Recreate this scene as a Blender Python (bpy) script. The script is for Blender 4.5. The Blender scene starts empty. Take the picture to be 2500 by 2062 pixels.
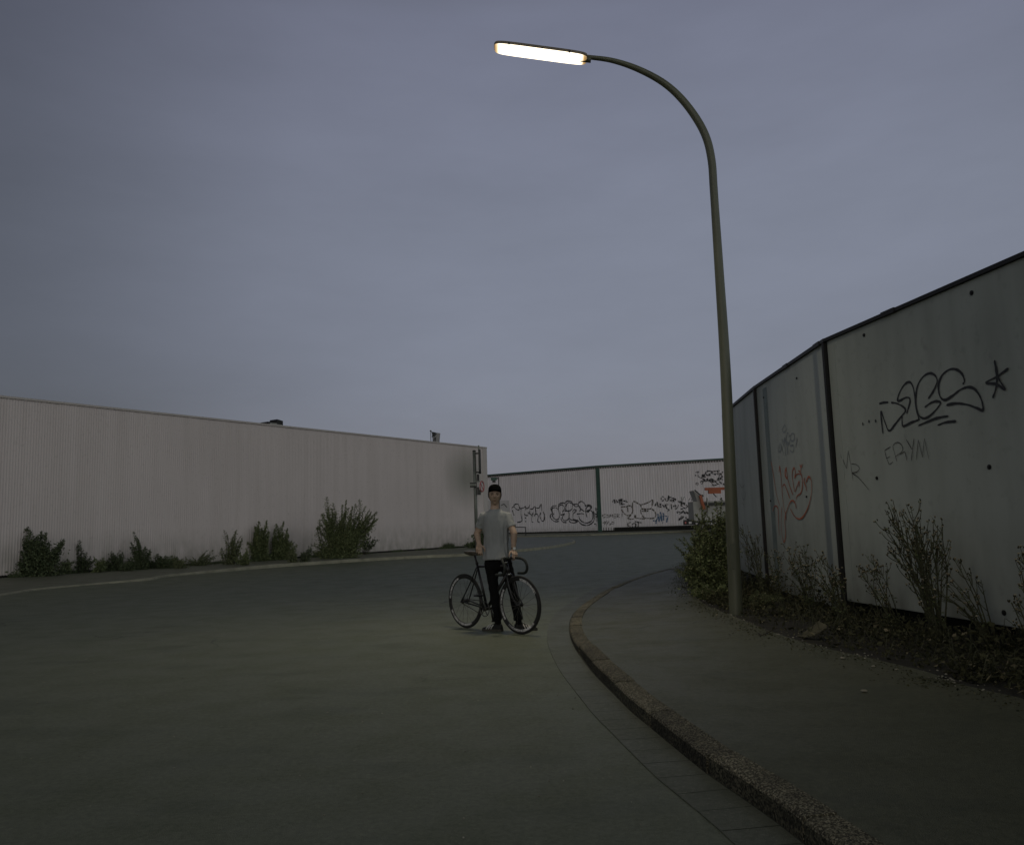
import bpy, bmesh, math, random
from mathutils import Vector as V, Matrix, noise, geometry
random.seed(7)
SC = bpy.context.scene
C = SC.collection
PI = math.pi
# ------------------------------------------------------------------ camera
CAM = V((0, 0, 1.30)); F = 2000.0; PITCH = math.radians(7.1); ROLL = math.radians(1.75)
_f = V((0, math.cos(PITCH), math.sin(PITCH))); _u = V((0, -math.sin(PITCH), math.cos(PITCH))); _x = V((1, 0, 0))
_cx = _x*math.cos(ROLL) - _u*math.sin(ROLL); _cy = _x*math.sin(ROLL) + _u*math.cos(ROLL)
cd = bpy.data.cameras.new('camera'); cam = bpy.data.objects.new('camera', cd); C.objects.link(cam)
cam.matrix_world = Matrix(((_cx.x, _cy.x, -_f.x, CAM.x), (_cx.y, _cy.y, -_f.y, CAM.y), (_cx.z, _cy.z, -_f.z, CAM.z), (0, 0, 0, 1)))
cd.sensor_width = 36; cd.lens = 36*F/2500; cd.clip_start = 0.05; cd.clip_end = 3000
SC.camera = cam
SC.render.resolution_x = 1024; SC.render.resolution_y = 844
SC.view_settings.view_transform = 'Standard'; SC.view_settings.look = 'None'
SC.view_settings.exposure = 0; SC.view_settings.gamma = 1
# ------------------------------------------------------------------ sky: overcast dusk
W = bpy.data.worlds.new('World'); SC.world = W; W.use_nodes = True
nt = W.node_tree; nt.nodes.clear()
def wn(t, **k):
    n = nt.nodes.new(t)
    for a, b in k.items(): setattr(n, a, b)
    return n
L = nt.links.new
tc = wn('ShaderNodeTexCoord'); nrm = wn('ShaderNodeVectorMath', operation='NORMALIZE'); L(tc.outputs['Generated'], nrm.inputs[0])
sep = wn('ShaderNodeSeparateXYZ'); L(nrm.outputs[0], sep.inputs[0])
rp = wn('ShaderNodeValToRGB'); L(sep.outputs['Z'], rp.inputs[0])
e = rp.color_ramp.elements
e[0].position = 0.0; e[0].color = (.172, .184, .240, 1)
e[1].position = 1.0; e[1].color = (.020, .022, .018, 1)
for p, c in ((.12, (.186, .200, .260)), (.34, (.192, .208, .272)), (.55, (.165, .176, .242)), (.68, (.045, .048, .044))):
    q = e.new(p); q.color = (*c, 1)
# brightest in the direction of the street's far end, duller to the sides; a paler band low behind the viewer
dt = wn('ShaderNodeVectorMath', operation='DOT_PRODUCT'); L(nrm.outputs[0], dt.inputs[0]); dt.inputs[1].default_value = V((.20, .93, .34)).normalized()
m1 = wn('ShaderNodeMapRange'); L(dt.outputs['Value'], m1.inputs[0]); m1.interpolation_type = 'SMOOTHSTEP'
m1.inputs[1].default_value = .70; m1.inputs[2].default_value = .98; m1.inputs[3].default_value = .46; m1.inputs[4].default_value = .99
dt2 = wn('ShaderNodeVectorMath', operation='DOT_PRODUCT'); L(nrm.outputs[0], dt2.inputs[0]); dt2.inputs[1].default_value = V((.55, -.83, 0)).normalized()
m2 = wn('ShaderNodeMapRange'); L(dt2.outputs['Value'], m2.inputs[0]); m2.interpolation_type = 'SMOOTHSTEP'
m2.inputs[1].default_value = -.05; m2.inputs[2].default_value = .85; m2.inputs[3].default_value = 0; m2.inputs[4].default_value = 2.1
add = wn('ShaderNodeMath', operation='ADD'); L(m1.outputs[0], add.inputs[0]); L(m2.outputs[0], add.inputs[1])
mp = wn('ShaderNodeMapping'); L(nrm.outputs[0], mp.inputs[0]); mp.inputs['Scale'].default_value = (1.3, 1.0, 4.2)
nz = wn('ShaderNodeTexNoise'); L(mp.outputs[0], nz.inputs['Vector']); nz.inputs['Scale'].default_value = 2.3; nz.inputs['Detail'].default_value = 6; nz.inputs['Roughness'].default_value = .56
m3 = wn('ShaderNodeMapRange'); L(nz.outputs[0], m3.inputs[0]); m3.inputs[1].default_value = .3; m3.inputs[2].default_value = .7; m3.inputs[3].default_value = .915; m3.inputs[4].default_value = 1.06
mul = wn('ShaderNodeMath', operation='MULTIPLY'); L(add.outputs[0], mul.inputs[0]); L(m3.outputs[0], mul.inputs[1])
sk = wn('ShaderNodeTexSky', sky_type='NISHITA', sun_disc=False, sun_elevation=math.radians(3), sun_rotation=math.radians(200))
mxw = wn('ShaderNodeMix', data_type='RGBA', blend_type='MULTIPLY'); L(m2.outputs[0], mxw.inputs[0]); L(rp.outputs[0], mxw.inputs[6]); mxw.inputs[7].default_value = (1.0, .97, .74, 1)
vs = wn('ShaderNodeVectorMath', operation='SCALE'); L(mxw.outputs[2], vs.inputs[0]); L(mul.outputs[0], vs.inputs['Scale'])
bg = wn('ShaderNodeBackground'); L(vs.outputs[0], bg.inputs[0]); bg.inputs[1].default_value = 1.0
bg2 = wn('ShaderNodeBackground'); L(sk.outputs[0], bg2.inputs[0]); bg2.inputs[1].default_value = .012
ad = wn('ShaderNodeAddShader'); L(bg.outputs[0], ad.inputs[0]); L(bg2.outputs[0], ad.inputs[1])
ow = wn('ShaderNodeOutputWorld'); L(ad.outputs[0], ow.inputs[0])
sd = bpy.data.lights.new('sun', 'SUN'); sd.energy = .10; sd.angle = math.radians(40); sd.color = (1, .93, .86)
so = bpy.data.objects.new('sun', sd); C.objects.link(so); so.rotation_euler = (math.radians(62), 0, math.radians(-20)); so.location = (0, -20, 30)
# ------------------------------------------------------------------ helpers
def ray(px, py): return _f*F + _cx*(px-1250) + _cy*(1031-py)
def atz(px, py, z=0.0):
    r = ray(px, py); return CAM + r*((z-CAM.z)/r.z)
def aty(px, py, d):
    r = ray(px, py); return CAM + r*(d/r.y)
def onwall(px, py, A, B):
    n = V((-(B-A).y, (B-A).x, 0)); r = ray(px, py)
    return CAM + r*((A-CAM).dot(n)/r.dot(n))
def lerp(a, b, t): return a+(b-a)*t
def smooth(pts, n=6):
    pts = [V(p) for p in pts]
    if len(pts) < 3:
        return [lerp(pts[0], pts[1], i/n) for i in range(n+1)]
    out = []; P = [pts[0]*2-pts[1]]+pts+[pts[-1]*2-pts[-2]]
    for i in range(1, len(P)-2):
        a, b, c, d = P[i-1:i+3]
        for k in range(n):
            t = k/n
            out.append(.5*((2*b)+(c-a)*t+(2*a-5*b+4*c-d)*t*t+(3*b-a-3*c+d)*t**3))
    out.append(pts[-1]); return out
def resample(pts, step):
    out = [pts[0].copy()]; acc = 0
    for a, b in zip(pts, pts[1:]):
        l = (b-a).length; t = step-acc
        while t <= l:
            out.append(lerp(a, b, t/l)); t += step
        acc = (acc+l) % step
    return out
class MB:
    def __init__(s): s.v = []; s.f = []
    def quad(s, *p):
        i = len(s.v); s.v += [tuple(q) for q in p]; s.f.append(tuple(range(i, i+len(p))))
    def box(s, c, h, M=None):
        i = len(s.v); c = V(c)
        for x in (-1, 1):
            for y in (-1, 1):
                for z in (-1, 1):
                    q = V((x*h[0], y*h[1], z*h[2]))
                    if M is not None: q = M @ q
                    s.v.append(tuple(c+q))
        for f in ((0, 1, 3, 2), (4, 6, 7, 5), (0, 4, 5, 1), (2, 3, 7, 6), (0, 2, 6, 4), (1, 5, 7, 3)): s.f.append(tuple(i+k for k in f))
    def prism(s, poly, z0, z1):
        n = len(poly); i = len(s.v)
        s.v += [(p[0], p[1], z0) for p in poly]+[(p[0], p[1], z1) for p in poly]
        for k in range(n): s.f.append((i+k, i+(k+1) % n, i+n+(k+1) % n, i+n+k))
        for t in geometry.tessellate_polygon([[V((p[0], p[1], 0)) for p in poly]]):
            s.f.append(tuple(i+n+k for k in t)); s.f.append(tuple(i+k for k in reversed(t)))
    def tube(s, pts, r, n=8, cap=True, up=None, sq=1.0):
        pts = [V(p) for p in pts]
        if not hasattr(r, '__len__'): r = [r]*len(pts)
        if len(r) != len(pts):
            r = [r[0]+(r[-1]-r[0])*i/(len(pts)-1) for i in range(len(pts))] if len(r) == 2 else r
        i0 = len(s.v); t = (pts[1]-pts[0]).normalized()
        a = (up or (V((0, 0, 1)) if abs(t.z) < .9 else V((1, 0, 0))))
        nn = (a - t*a.dot(t)).normalized()
        for k, p in enumerate(pts):
            t = (pts[min(k+1, len(pts)-1)]-pts[max(k-1, 0)]).normalized()
            nn = (nn - t*nn.dot(t)).normalized(); b = t.cross(nn)
            for j in range(n):
                an = 2*PI*j/n; s.v.append(tuple(p+(nn*math.cos(an)*sq+b*math.sin(an))*r[k]))
        for k in range(len(pts)-1):
            for j in range(n):
                a_, b_ = i0+k*n+j, i0+k*n+(j+1) % n
                s.f.append((a_, b_, b_+n, a_+n))
        if cap:
            s.f.append(tuple(range(i0+n-1, i0-1, -1))); k = i0+(len(pts)-1)*n; s.f.append(tuple(range(k, k+n)))
    def ell(s, c, r, M=None, nu=20, nv=14, fn=None):
        i0 = len(s.v); c = V(c)
        for a in range(nv+1):
            th = PI*a/nv
            for b in range(nu):
                ph = 2*PI*b/nu
                q = V((math.sin(th)*math.cos(ph), math.sin(th)*math.sin(ph), math.cos(th)))
                q = V((q.x*r[0], q.y*r[1], q.z*r[2]))
                if fn: q = fn(q)
                if M is not None: q = M @ q
                s.v.append(tuple(c+q))
        for a in range(nv):
            for b in range(nu):
                p, q = i0+a*nu+b, i0+a*nu+(b+1) % nu
                s.f.append((p, p+nu, q+nu, q))
    def cap2(s, p0, p1, r0, r1, n=14):
        "tapered capsule"
        p0 = V(p0); p1 = V(p1); t = (p1-p0); l = t.length; t.normalize()
        pts = []; rr = []
        for k in range(6):
            a = PI/2*(1-k/5); pts.append(p0-t*r0*math.sin(a)); rr.append(max(r0*math.cos(a), 1e-4))
        for k in range(1, 7):
            a = PI/2*k/6; 
            if k == 1: pts.append(p1); rr.append(r1)
            pts.append(p1+t*r1*math.sin(a)); rr.append(max(r1*math.cos(a), 1e-4))
        s.tube(pts, rr, n)
    def build(s, name, mat, parent=None, sm=False):
        me = bpy.data.meshes.new(name); me.from_pydata(s.v, [], s.f); me.update()
        if sm: me.polygons.foreach_set('use_smooth', [True]*len(me.polygons))
        o = bpy.data.objects.new(name, me); C.objects.link(o); me.materials.append(mat)
        if parent is not None: o.parent = parent; o.matrix_parent_inverse = parent.matrix_world.inverted()
        return o
def build_multi(name, parts, parent):
    v, f, mi, ms = [], [], [], []
    for mb, m in parts:
        if not mb.v: continue
        o = len(v); v += mb.v; f += [tuple(i+o for i in q) for q in mb.f]; mi += [len(ms)]*len(mb.f); ms.append(m)
    me = bpy.data.meshes.new(name); me.from_pydata(v, [], f); me.polygons.foreach_set('material_index', mi); me.update()
    for m in ms: me.materials.append(m)
    ob = bpy.data.objects.new(name, me); C.objects.link(ob); ob.parent = parent; ob.matrix_parent_inverse = parent.matrix_world.inverted(); return ob
def thing(name, label, cat, loc=(0, 0, 0), group=None):
    o = bpy.data.objects.new(name, None); C.objects.link(o); o.location = loc; o.empty_display_size = .2
    o.matrix_world = Matrix.Translation(V(loc))
    o['label'] = label; o['category'] = cat
    if group: o['group'] = group
    return o
def tag(o, label, cat, group=None, kind=None):
    o['label'] = label; o['category'] = cat
    if group: o['group'] = group
    if kind: o['kind'] = kind
    return o
def struct(o, label, cat='ground'):
    o['kind'] = 'structure'; o['label'] = label; o['category'] = cat; return o
def lab(o, t): o['label'] = t; return o
# ------------------------------------------------------------------ materials
def mat(name, col, rough=.7, var=.15, scale=3.0, bump=0.0, bscale=40, metal=0.0, spec=.5, emis=None, es=0, col2=None, coord='Object', stretch=(1, 1, 1), trans=0):
    m = bpy.data.materials.new(name); m.use_nodes = True; N = m.node_tree; b = N.nodes['Principled BSDF']
    b.inputs['Roughness'].default_value = rough; b.inputs['Metallic'].default_value = metal
    b.inputs['Specular IOR Level'].default_value = spec
    tc = N.nodes.new('ShaderNodeTexCoord'); mp = N.nodes.new('ShaderNodeMapping'); mp.inputs['Scale'].default_value = stretch
    N.links.new(tc.outputs[coord], mp.inputs[0])
    n1 = N.nodes.new('ShaderNodeTexNoise'); n1.inputs['Scale'].default_value = scale; n1.inputs['Detail'].default_value = 6; n1.inputs['Roughness'].default_value = .6
    N.links.new(mp.outputs[0], n1.inputs['Vector'])
    r = N.nodes.new('ShaderNodeValToRGB'); N.links.new(n1.outputs[0], r.inputs[0])
    c2 = col2 or tuple(min(1, c*(1+var)) for c in col)
    r.color_ramp.elements[0].position = .32; r.color_ramp.elements[0].color = (*[c*(1-var) for c in col], 1)
    r.color_ramp.elements[1].position = .70; r.color_ramp.elements[1].color = (*c2, 1)
    N.links.new(r.outputs[0], b.inputs['Base Color'])
    if bump:
        n2 = N.nodes.new('ShaderNodeTexNoise'); n2.inputs['Scale'].default_value = bscale; n2.inputs['Detail'].default_value = 4
        N.links.new(mp.outputs[0], n2.inputs['Vector'])
        bp = N.nodes.new('ShaderNodeBump'); bp.inputs['Strength'].default_value = bump; bp.inputs['Distance'].default_value = .01
        N.links.new(n2.outputs[0], bp.inputs['Height']); N.links.new(bp.outputs[0], b.inputs['Normal'])
    if emis:
        b.inputs['Emission Color'].default_value = (*emis, 1); b.inputs['Emission Strength'].default_value = es
    m.diffuse_color = (*col, 1)
    return m
def mixnode(N, fac, a, b, mode='MIX'):
    x = N.nodes.new('ShaderNodeMix'); x.data_type = 'RGBA'; x.blend_type = mode
    if isinstance(fac, (int, float)): x.inputs[0].default_value = fac
    else: N.links.new(fac, x.inputs[0])
    for i, q in ((6, a), (7, b)):
        if isinstance(q, tuple): x.inputs[i].default_value = (*q[:3], 1)
        else: N.links.new(q, x.inputs[i])
    return x.outputs[2]
def asphalt(name, col, light, dark, seed=0, agg=1.0, cracks=True, rough=.60):
    m = bpy.data.materials.new(name); m.use_nodes = True; N = m.node_tree; b = N.nodes['Principled BSDF']
    tc = N.nodes.new('ShaderNodeTexCoord'); mp = N.nodes.new('ShaderNodeMapping'); mp.inputs['Location'].default_value = (seed, seed*.7, 0)
    N.links.new(tc.outputs['Object'], mp.inputs[0])
    def nz(s, d=5, r=.6, st=None):
        n = N.nodes.new('ShaderNodeTexNoise'); n.inputs['Scale'].default_value = s; n.inputs['Detail'].default_value = d; n.inputs['Roughness'].default_value = r
        if st:
            q = N.nodes.new('ShaderNodeMapping'); q.inputs['Scale'].default_value = st; N.links.new(mp.outputs[0], q.inputs[0]); N.links.new(q.outputs[0], n.inputs['Vector'])
        else: N.links.new(mp.outputs[0], n.inputs['Vector'])
        return n.outputs[0]
    def mr(o, a, c, lo=0, hi=1):
        n = N.nodes.new('ShaderNodeMapRange'); n.inputs[1].default_value = a; n.inputs[2].default_value = c; n.inputs[3].default_value = lo; n.inputs[4].default_value = hi
        N.links.new(o, n.inputs[0]); return n.outputs[0]
    big = mr(nz(.35, 4, .55), .35, .68); mid = mr(nz(1.9, 6, .65), .42, .75); fine = mr(nz(160, 2, .7), .3, .72)
    c = mixnode(N, big, tuple(col), tuple(light)); c = mixnode(N, mr(mid, 0, 1, 0, .38), c, tuple(dark))
    c = mixnode(N, mr(fine, 0, 1, 0, .5*agg), c, tuple(x*1.75 for x in light))
    g1 = mr(nz(26, 5, .75), .36, .66); c = mixnode(N, mr(g1, 0, 1, .50, 0), c, tuple(x*.45 for x in dark)); g2_ = mr(nz(48, 3, .8), .56, .70); c = mixnode(N, mr(g2_, 0, 1, 0, .55), c, tuple(x*1.9 for x in light))
    st_ = mr(nz(.9, 3, .5, (1, 2.2, 1)), .56, .66); c = mixnode(N, mr(st_, 0, 1, 0, .30), c, tuple(x*.7 for x in dark))
    v = N.nodes.new('ShaderNodeTexVoronoi'); v.inputs['Scale'].default_value = 9; N.links.new(mp.outputs[0], v.inputs['Vector'])
    sp = mr(v.outputs['Distance'], .03, .055, 1, 0)
    c = mixnode(N, mr(sp, 0, 1, 0, .6), c, tuple(x*.35 for x in dark))
    hgt = fine
    if cracks:
        w = N.nodes.new('ShaderNodeTexVoronoi'); w.feature = 'DISTANCE_TO_EDGE'; w.inputs['Scale'].default_value = .22
        dn = N.nodes.new('ShaderNodeTexNoise'); dn.inputs['Scale'].default_value = 1.1; dn.inputs['Detail'].default_value = 8; N.links.new(mp.outputs[0], dn.inputs['Vector'])
        vm = N.nodes.new('ShaderNodeVectorMath'); vm.operation = 'MULTIPLY_ADD'; N.links.new(dn.outputs['Color'], vm.inputs[0]); vm.inputs[1].default_value = (1.1, 1.1, 0); N.links.new(mp.outputs[0], vm.inputs[2])
        N.links.new(vm.outputs[0], w.inputs['Vector'])
        ck = mr(w.outputs['Distance'], .0, .0035, 1, 0)
        pr = mr(nz(.25, 2), .52, .6)
        mu = N.nodes.new('ShaderNodeMath'); mu.operation = 'MULTIPLY'; N.links.new(ck, mu.inputs[0]); N.links.new(pr, mu.inputs[1])
        c = mixnode(N, mu.outputs[0], c, tuple(x*.4 for x in dark))
    N.links.new(c, b.inputs['Base Color'])
    N.links.new(mr(mid, 0, 1, rough-.06, rough+.1), b.inputs['Roughness'])
    b.inputs['Specular IOR Level'].default_value = .45; b.inputs['Specular Tint'].default_value = (.80, 1.0, .74, 1)
    bp = N.nodes.new('ShaderNodeBump'); bp.inputs['Strength'].default_value = .5; bp.inputs['Distance'].default_value = .006
    N.links.new(hgt, bp.inputs['Height']); N.links.new(bp.outputs[0], b.inputs['Normal'])
    return m
def sheetmetal(name, col, streak, rough=.6, stain=.35, zs=.15, dirt=(.10, .10, .08), base_h=0.9, spec=.35, blot=None):
    "painted cladding: soft vertical rain streaks, grime that climbs from the foot, odd scuffs"
    m = bpy.data.materials.new(name); m.use_nodes = True; N = m.node_tree; b = N.nodes['Principled BSDF']
    tc = N.nodes.new('ShaderNodeTexCoord')
    def nz(st, s, d=4):
        q = N.nodes.new('ShaderNodeMapping'); q.inputs['Scale'].default_value = st; N.links.new(tc.outputs['Object'], q.inputs[0])
        n = N.nodes.new('ShaderNodeTexNoise'); n.inputs['Scale'].default_value = s; n.inputs['Detail'].default_value = d; N.links.new(q.outputs[0], n.inputs['Vector']); return n.outputs[0]
    def mr(o, a, c, lo=0, hi=1):
        n = N.nodes.new('ShaderNodeMapRange'); n.inputs[1].default_value = a; n.inputs[2].default_value = c; n.inputs[3].default_value = lo; n.inputs[4].default_value = hi
        N.links.new(o, n.inputs[0]); return n.outputs[0]
    s1 = mr(nz((1, 1, zs), 2.6, 7), .42, .75, 0, stain); s2 = mr(nz((1, 1, 1), .30, 4), .35, .7, 0, .45)
    s3 = mr(nz((1, 1, 1), 9, 8), .58, .78, 0, .38)
    c = mixnode(N, s2, tuple(col), tuple(x*.86 for x in col)); c = mixnode(N, s1, c, tuple(streak)); c = mixnode(N, s3, c, tuple(x*.7 for x in streak))
    sx = N.nodes.new('ShaderNodeSeparateXYZ'); N.links.new(tc.outputs['Object'], sx.inputs[0])
    g = mr(sx.outputs['Z'], .1, base_h, 1, 0)
    gm = N.nodes.new('ShaderNodeMath'); gm.operation = 'MULTIPLY'; N.links.new(g, gm.inputs[0]); N.links.new(mr(nz((1, 1, .5), 3.3, 6), .3, .75, .1, .8), gm.inputs[1])
    c = mixnode(N, gm.outputs[0], c, tuple(dirt))
    if blot:
        vd = N.nodes.new('ShaderNodeVectorMath'); vd.operation = 'SUBTRACT'; N.links.new(tc.outputs['Object'], vd.inputs[0]); vd.inputs[1].default_value = blot[0]
        vm = N.nodes.new('ShaderNodeVectorMath'); vm.operation = 'MULTIPLY'; N.links.new(vd.outputs[0], vm.inputs[0]); vm.inputs[1].default_value = blot[1]
        ln = N.nodes.new('ShaderNodeVectorMath'); ln.operation = 'LENGTH'; N.links.new(vm.outputs[0], ln.inputs[0])
        c = mixnode(N, mr(ln.outputs['Value'], .15, 1.0, .62, 0), c, (.13, .15, .11))
    N.links.new(c, b.inputs['Base Color']); b.inputs['Roughness'].default_value = rough; b.inputs['Specular IOR Level'].default_value = spec
    bp = N.nodes.new('ShaderNodeBump'); bp.inputs['Strength'].default_value = .25; bp.inputs['Distance'].default_value = .02
    N.links.new(nz((1, 1, 1), 1.6, 2), bp.inputs['Height']); N.links.new(bp.outputs[0], b.inputs['Normal'])
    return m
def speckle(name, base, lightc, darkc, scale=130, bump=.8):
    m = bpy.data.materials.new(name); m.use_nodes = True; N = m.node_tree; b = N.nodes['Principled BSDF']
    tc = N.nodes.new('ShaderNodeTexCoord')
    v = N.nodes.new('ShaderNodeTexVoronoi'); v.inputs['Scale'].default_value = scale; N.links.new(tc.outputs['Object'], v.inputs['Vector'])
    r = N.nodes.new('ShaderNodeValToRGB'); N.links.new(v.outputs['Color'], r.inputs[0])
    el = r.color_ramp.elements; el[0].position = .25; el[0].color = (*darkc, 1); el[1].position = .85; el[1].color = (*lightc, 1); q = el.new(.5); q.color = (*base, 1)
    n = N.nodes.new('ShaderNodeTexNoise'); n.inputs['Scale'].default_value = 4; n.inputs['Detail'].default_value = 6; N.links.new(tc.outputs['Object'], n.inputs['Vector'])
    mr = N.nodes.new('ShaderNodeMapRange'); mr.inputs[1].default_value = .4; mr.inputs[2].default_value = .75; mr.inputs[4].default_value = .6; N.links.new(n.outputs[0], mr.inputs[0])
    c = mixnode(N, mr.outputs[0], r.outputs[0], tuple(x*.6 for x in darkc))
    gi = N.nodes.new('ShaderNodeNewGeometry'); m9 = N.nodes.new('ShaderNodeMapRange'); m9.inputs[3].default_value = .68; m9.inputs[4].default_value = 1.2; N.links.new(gi.outputs['Random Per Island'], m9.inputs[0])
    hs_ = N.nodes.new('ShaderNodeHueSaturation'); N.links.new(m9.outputs[0], hs_.inputs['Value']); N.links.new(c, hs_.inputs['Color']); c = hs_.outputs[0]
    N.links.new(c, b.inputs['Base Color'])
    b.inputs['Roughness'].default_value = .85; b.inputs['Specular IOR Level'].default_value = .3
    bp = N.nodes.new('ShaderNodeBump'); bp.inputs['Strength'].default_value = bump; bp.inputs['Distance'].default_value = .008; N.links.new(v.outputs['Distance'], bp.inputs['Height']); N.links.new(bp.outputs[0], b.inputs['Normal'])
    return m
def leafmat(name, a, b_, rough=.65, c3=None):
    "leaf colour varies from leaf to leaf"
    m = bpy.data.materials.new(name); m.use_nodes = True; N = m.node_tree; b = N.nodes['Principled BSDF']
    g = N.nodes.new('ShaderNodeNewGeometry'); r = N.nodes.new('ShaderNodeValToRGB'); N.links.new(g.outputs['Random Per Island'], r.inputs[0])
    r.color_ramp.elements[0].color = (*a, 1); r.color_ramp.elements[1].color = (*b_, 1)
    if c3: q = r.color_ramp.elements.new(.93); q.color = (*b_, 1); r.color_ramp.elements[-1].color = (*c3, 1)
    N.links.new(r.outputs[0], b.inputs['Base Color']); b.inputs['Roughness'].default_value = rough; b.inputs['Specular IOR Level'].default_value = .3
    return m
M = {}
M['road'] = asphalt('road asphalt', (.096, .108, .074), (.118, .126, .088), (.068, .079, .054), 0, 1.4)
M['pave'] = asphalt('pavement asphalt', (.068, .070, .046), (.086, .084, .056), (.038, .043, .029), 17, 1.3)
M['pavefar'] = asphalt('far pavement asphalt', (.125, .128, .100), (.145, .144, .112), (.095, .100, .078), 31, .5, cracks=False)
M['ground'] = mat('waste ground', (.07, .07, .05), .95, .35, .4)
M['soil'] = mat('verge soil', (.016, .015, .010), .95, .5, 6, .8, 35)
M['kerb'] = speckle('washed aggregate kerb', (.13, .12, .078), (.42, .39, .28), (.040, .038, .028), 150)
M['kerbface'] = speckle('darker kerb face', (.050, .050, .032), (.16, .15, .10), (.018, .018, .013), 110)  # darker tone of the speckled kerb, used on its upright faces
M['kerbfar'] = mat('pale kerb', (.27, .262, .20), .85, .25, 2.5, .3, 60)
M['gutter'] = asphalt('gutter slabs', (.092, .098, .076), (.11, .113, .088), (.070, .076, .058), 9, .8, cracks=False)
M['joint'] = mat('dark joint', (.050, .053, .040), .95, .3, 9)
M['clad'] = sheetmetal('corrugated cladding', (.56, .51, .52), (.45, .405, .40), .7, .5, .06, (.17, .17, .13), 1.6)
M['cladtrim'] = sheetmetal('cladding flashing', (.52, .48, .465), (.42, .39, .36), .6, .3, .1)
M['clad2'] = sheetmetal('trapezoid cladding', (.76, .73, .76), (.58, .55, .55), .7, .5, .05, (.25, .24, .2), 1.0)
M['green'] = mat('green painted steel', (.035, .085, .066), .5, .2, 1.5)
M['roof'] = mat('roofing', (.12, .12, .12), .9, .2, 1)
M['panel'] = sheetmetal('grey fence panel', (.40, .445, .415), (.28, .31, .285), .55, .8, .18, (.07, .07, .055), 1.35, .4)
M['tape'] = mat('bluish stripe paint', (.16, .205, .20), .6, .2, 6)
M['black'] = mat('black rubber and paint', (.008, .008, .008), .55, .3, 8)
M['dark'] = mat('dark steel', (.02, .022, .02), .5, .3, 5)
M['darkgap'] = mat('dark plinth', (.012, .012, .010), .95, .4, 3)
M['pole'] = mat('olive painted lamp pole', (.105, .114, .078), .42, .2, 2.2, .12, 60, 0, .5, stretch=(1, 1, .3))
M['polegrey'] = mat('galvanised pole', (.17, .185, .165), .5, .2, 3, .1, 30, .3)
M['ink'] = mat('black spray paint', (.012, .014, .016), .5, .3, 10)
M['inkthin'] = mat('marker ink', (.035, .035, .030), .6, .3, 10)
M['inkbrown'] = mat('brown spray outline', (.07, .06, .04), .6, .3, 3)
M['inkgrey'] = mat('grey marker', (.15, .145, .14), .6, .3, 3)
M['inkblue'] = mat('blue spray paint', (.07, .14, .25), .6, .3, 3)
M['inkorange'] = mat('orange spray paint', (.40, .10, .035), .6, .35, 9)
M['inkpale'] = mat('pale blue spray paint', (.25, .29, .31), .6, .2, 9)
M['orange'] = mat('orange crane paint', (.34, .085, .03), .5, .2, 1)
M['greybody'] = mat('grey lorry body', (.33, .33, .31), .6, .2, 1)
M['white'] = mat('off white paint', (.55, .54, .54), .6, .1, 2)
M['red'] = mat('faded red sign', (.42, .12, .12), .5, .2, 4)
M['leaf'] = leafmat('shrub leaves', (.055, .075, .030), (.21, .245, .11))
M['leaf2'] = leafmat('pale shrub leaves', (.065, .085, .040), (.18, .20, .10))
M['leafdark'] = leafmat('dark weeds', (.035, .050, .025), (.12, .15, .075))
M['leafdry'] = leafmat('dry undergrowth', (.014, .017, .007), (.072, .072, .034), .8, (.22, .19, .12))
M['stem'] = mat('weed stems', (.065, .068, .036), .8, .4, 12)
M['wood'] = mat('twig bark', (.040, .034, .024), .85, .4, 12)
M['seed'] = leafmat('seed heads', (.16, .14, .085), (.42, .38, .27), .8)
M['bud'] = leafmat('dark buds', (.02, .02, .012), (.05, .045, .02), .8)
M['flower'] = leafmat('small pale flowers', (.30, .27, .18), (.55, .5, .36), .8)
M['chips'] = leafmat('pale stone chips', (.10, .095, .07), (.42, .40, .33), .8)
# ================================================================== GROUND
mb = MB(); mb.quad((-900, -900, -.06), (900, -900, -.06), (900, 900, -.06), (-900, 900, -.06))
struct(mb.build('ground', M['ground']), 'waste ground reaching to the horizon behind the buildings')
mb = MB(); mb.quad((-70, -40, 0), (90, -40, 0), (90, 84, 0), (-70, 84, 0))
struct(mb.build('road', M['road']), 'grey asphalt road curving away between the warehouses', 'road')
# sealed seam and old crack across the road
mb = MB(); cl = smooth([atz(x, y, .004) for x, y in ((250, 1562), (330, 1549), (400, 1533), (470, 1517), (520, 1505), (566, 1494))], 10)
for k_, p in enumerate(cl): q = V((noise.noise(V((k_*.35, 0, 0)))*.03, noise.noise(V((k_*.35, 5, 0)))*.10, 0)); cl[k_] = p+q
for k_ in range(len(cl)-1):
    w_ = .018*(.3+abs(math.sin(k_*.37))); mb.quad(cl[k_]-V((0, w_, 0)), cl[k_+1]-V((0, w_, 0)), cl[k_+1]+V((0, w_, 0)), cl[k_]+V((0, w_, 0)))
struct(mb.build('road_crack', M['joint']), 'thin dark crack wandering across the road left of the man', 'road')
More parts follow.
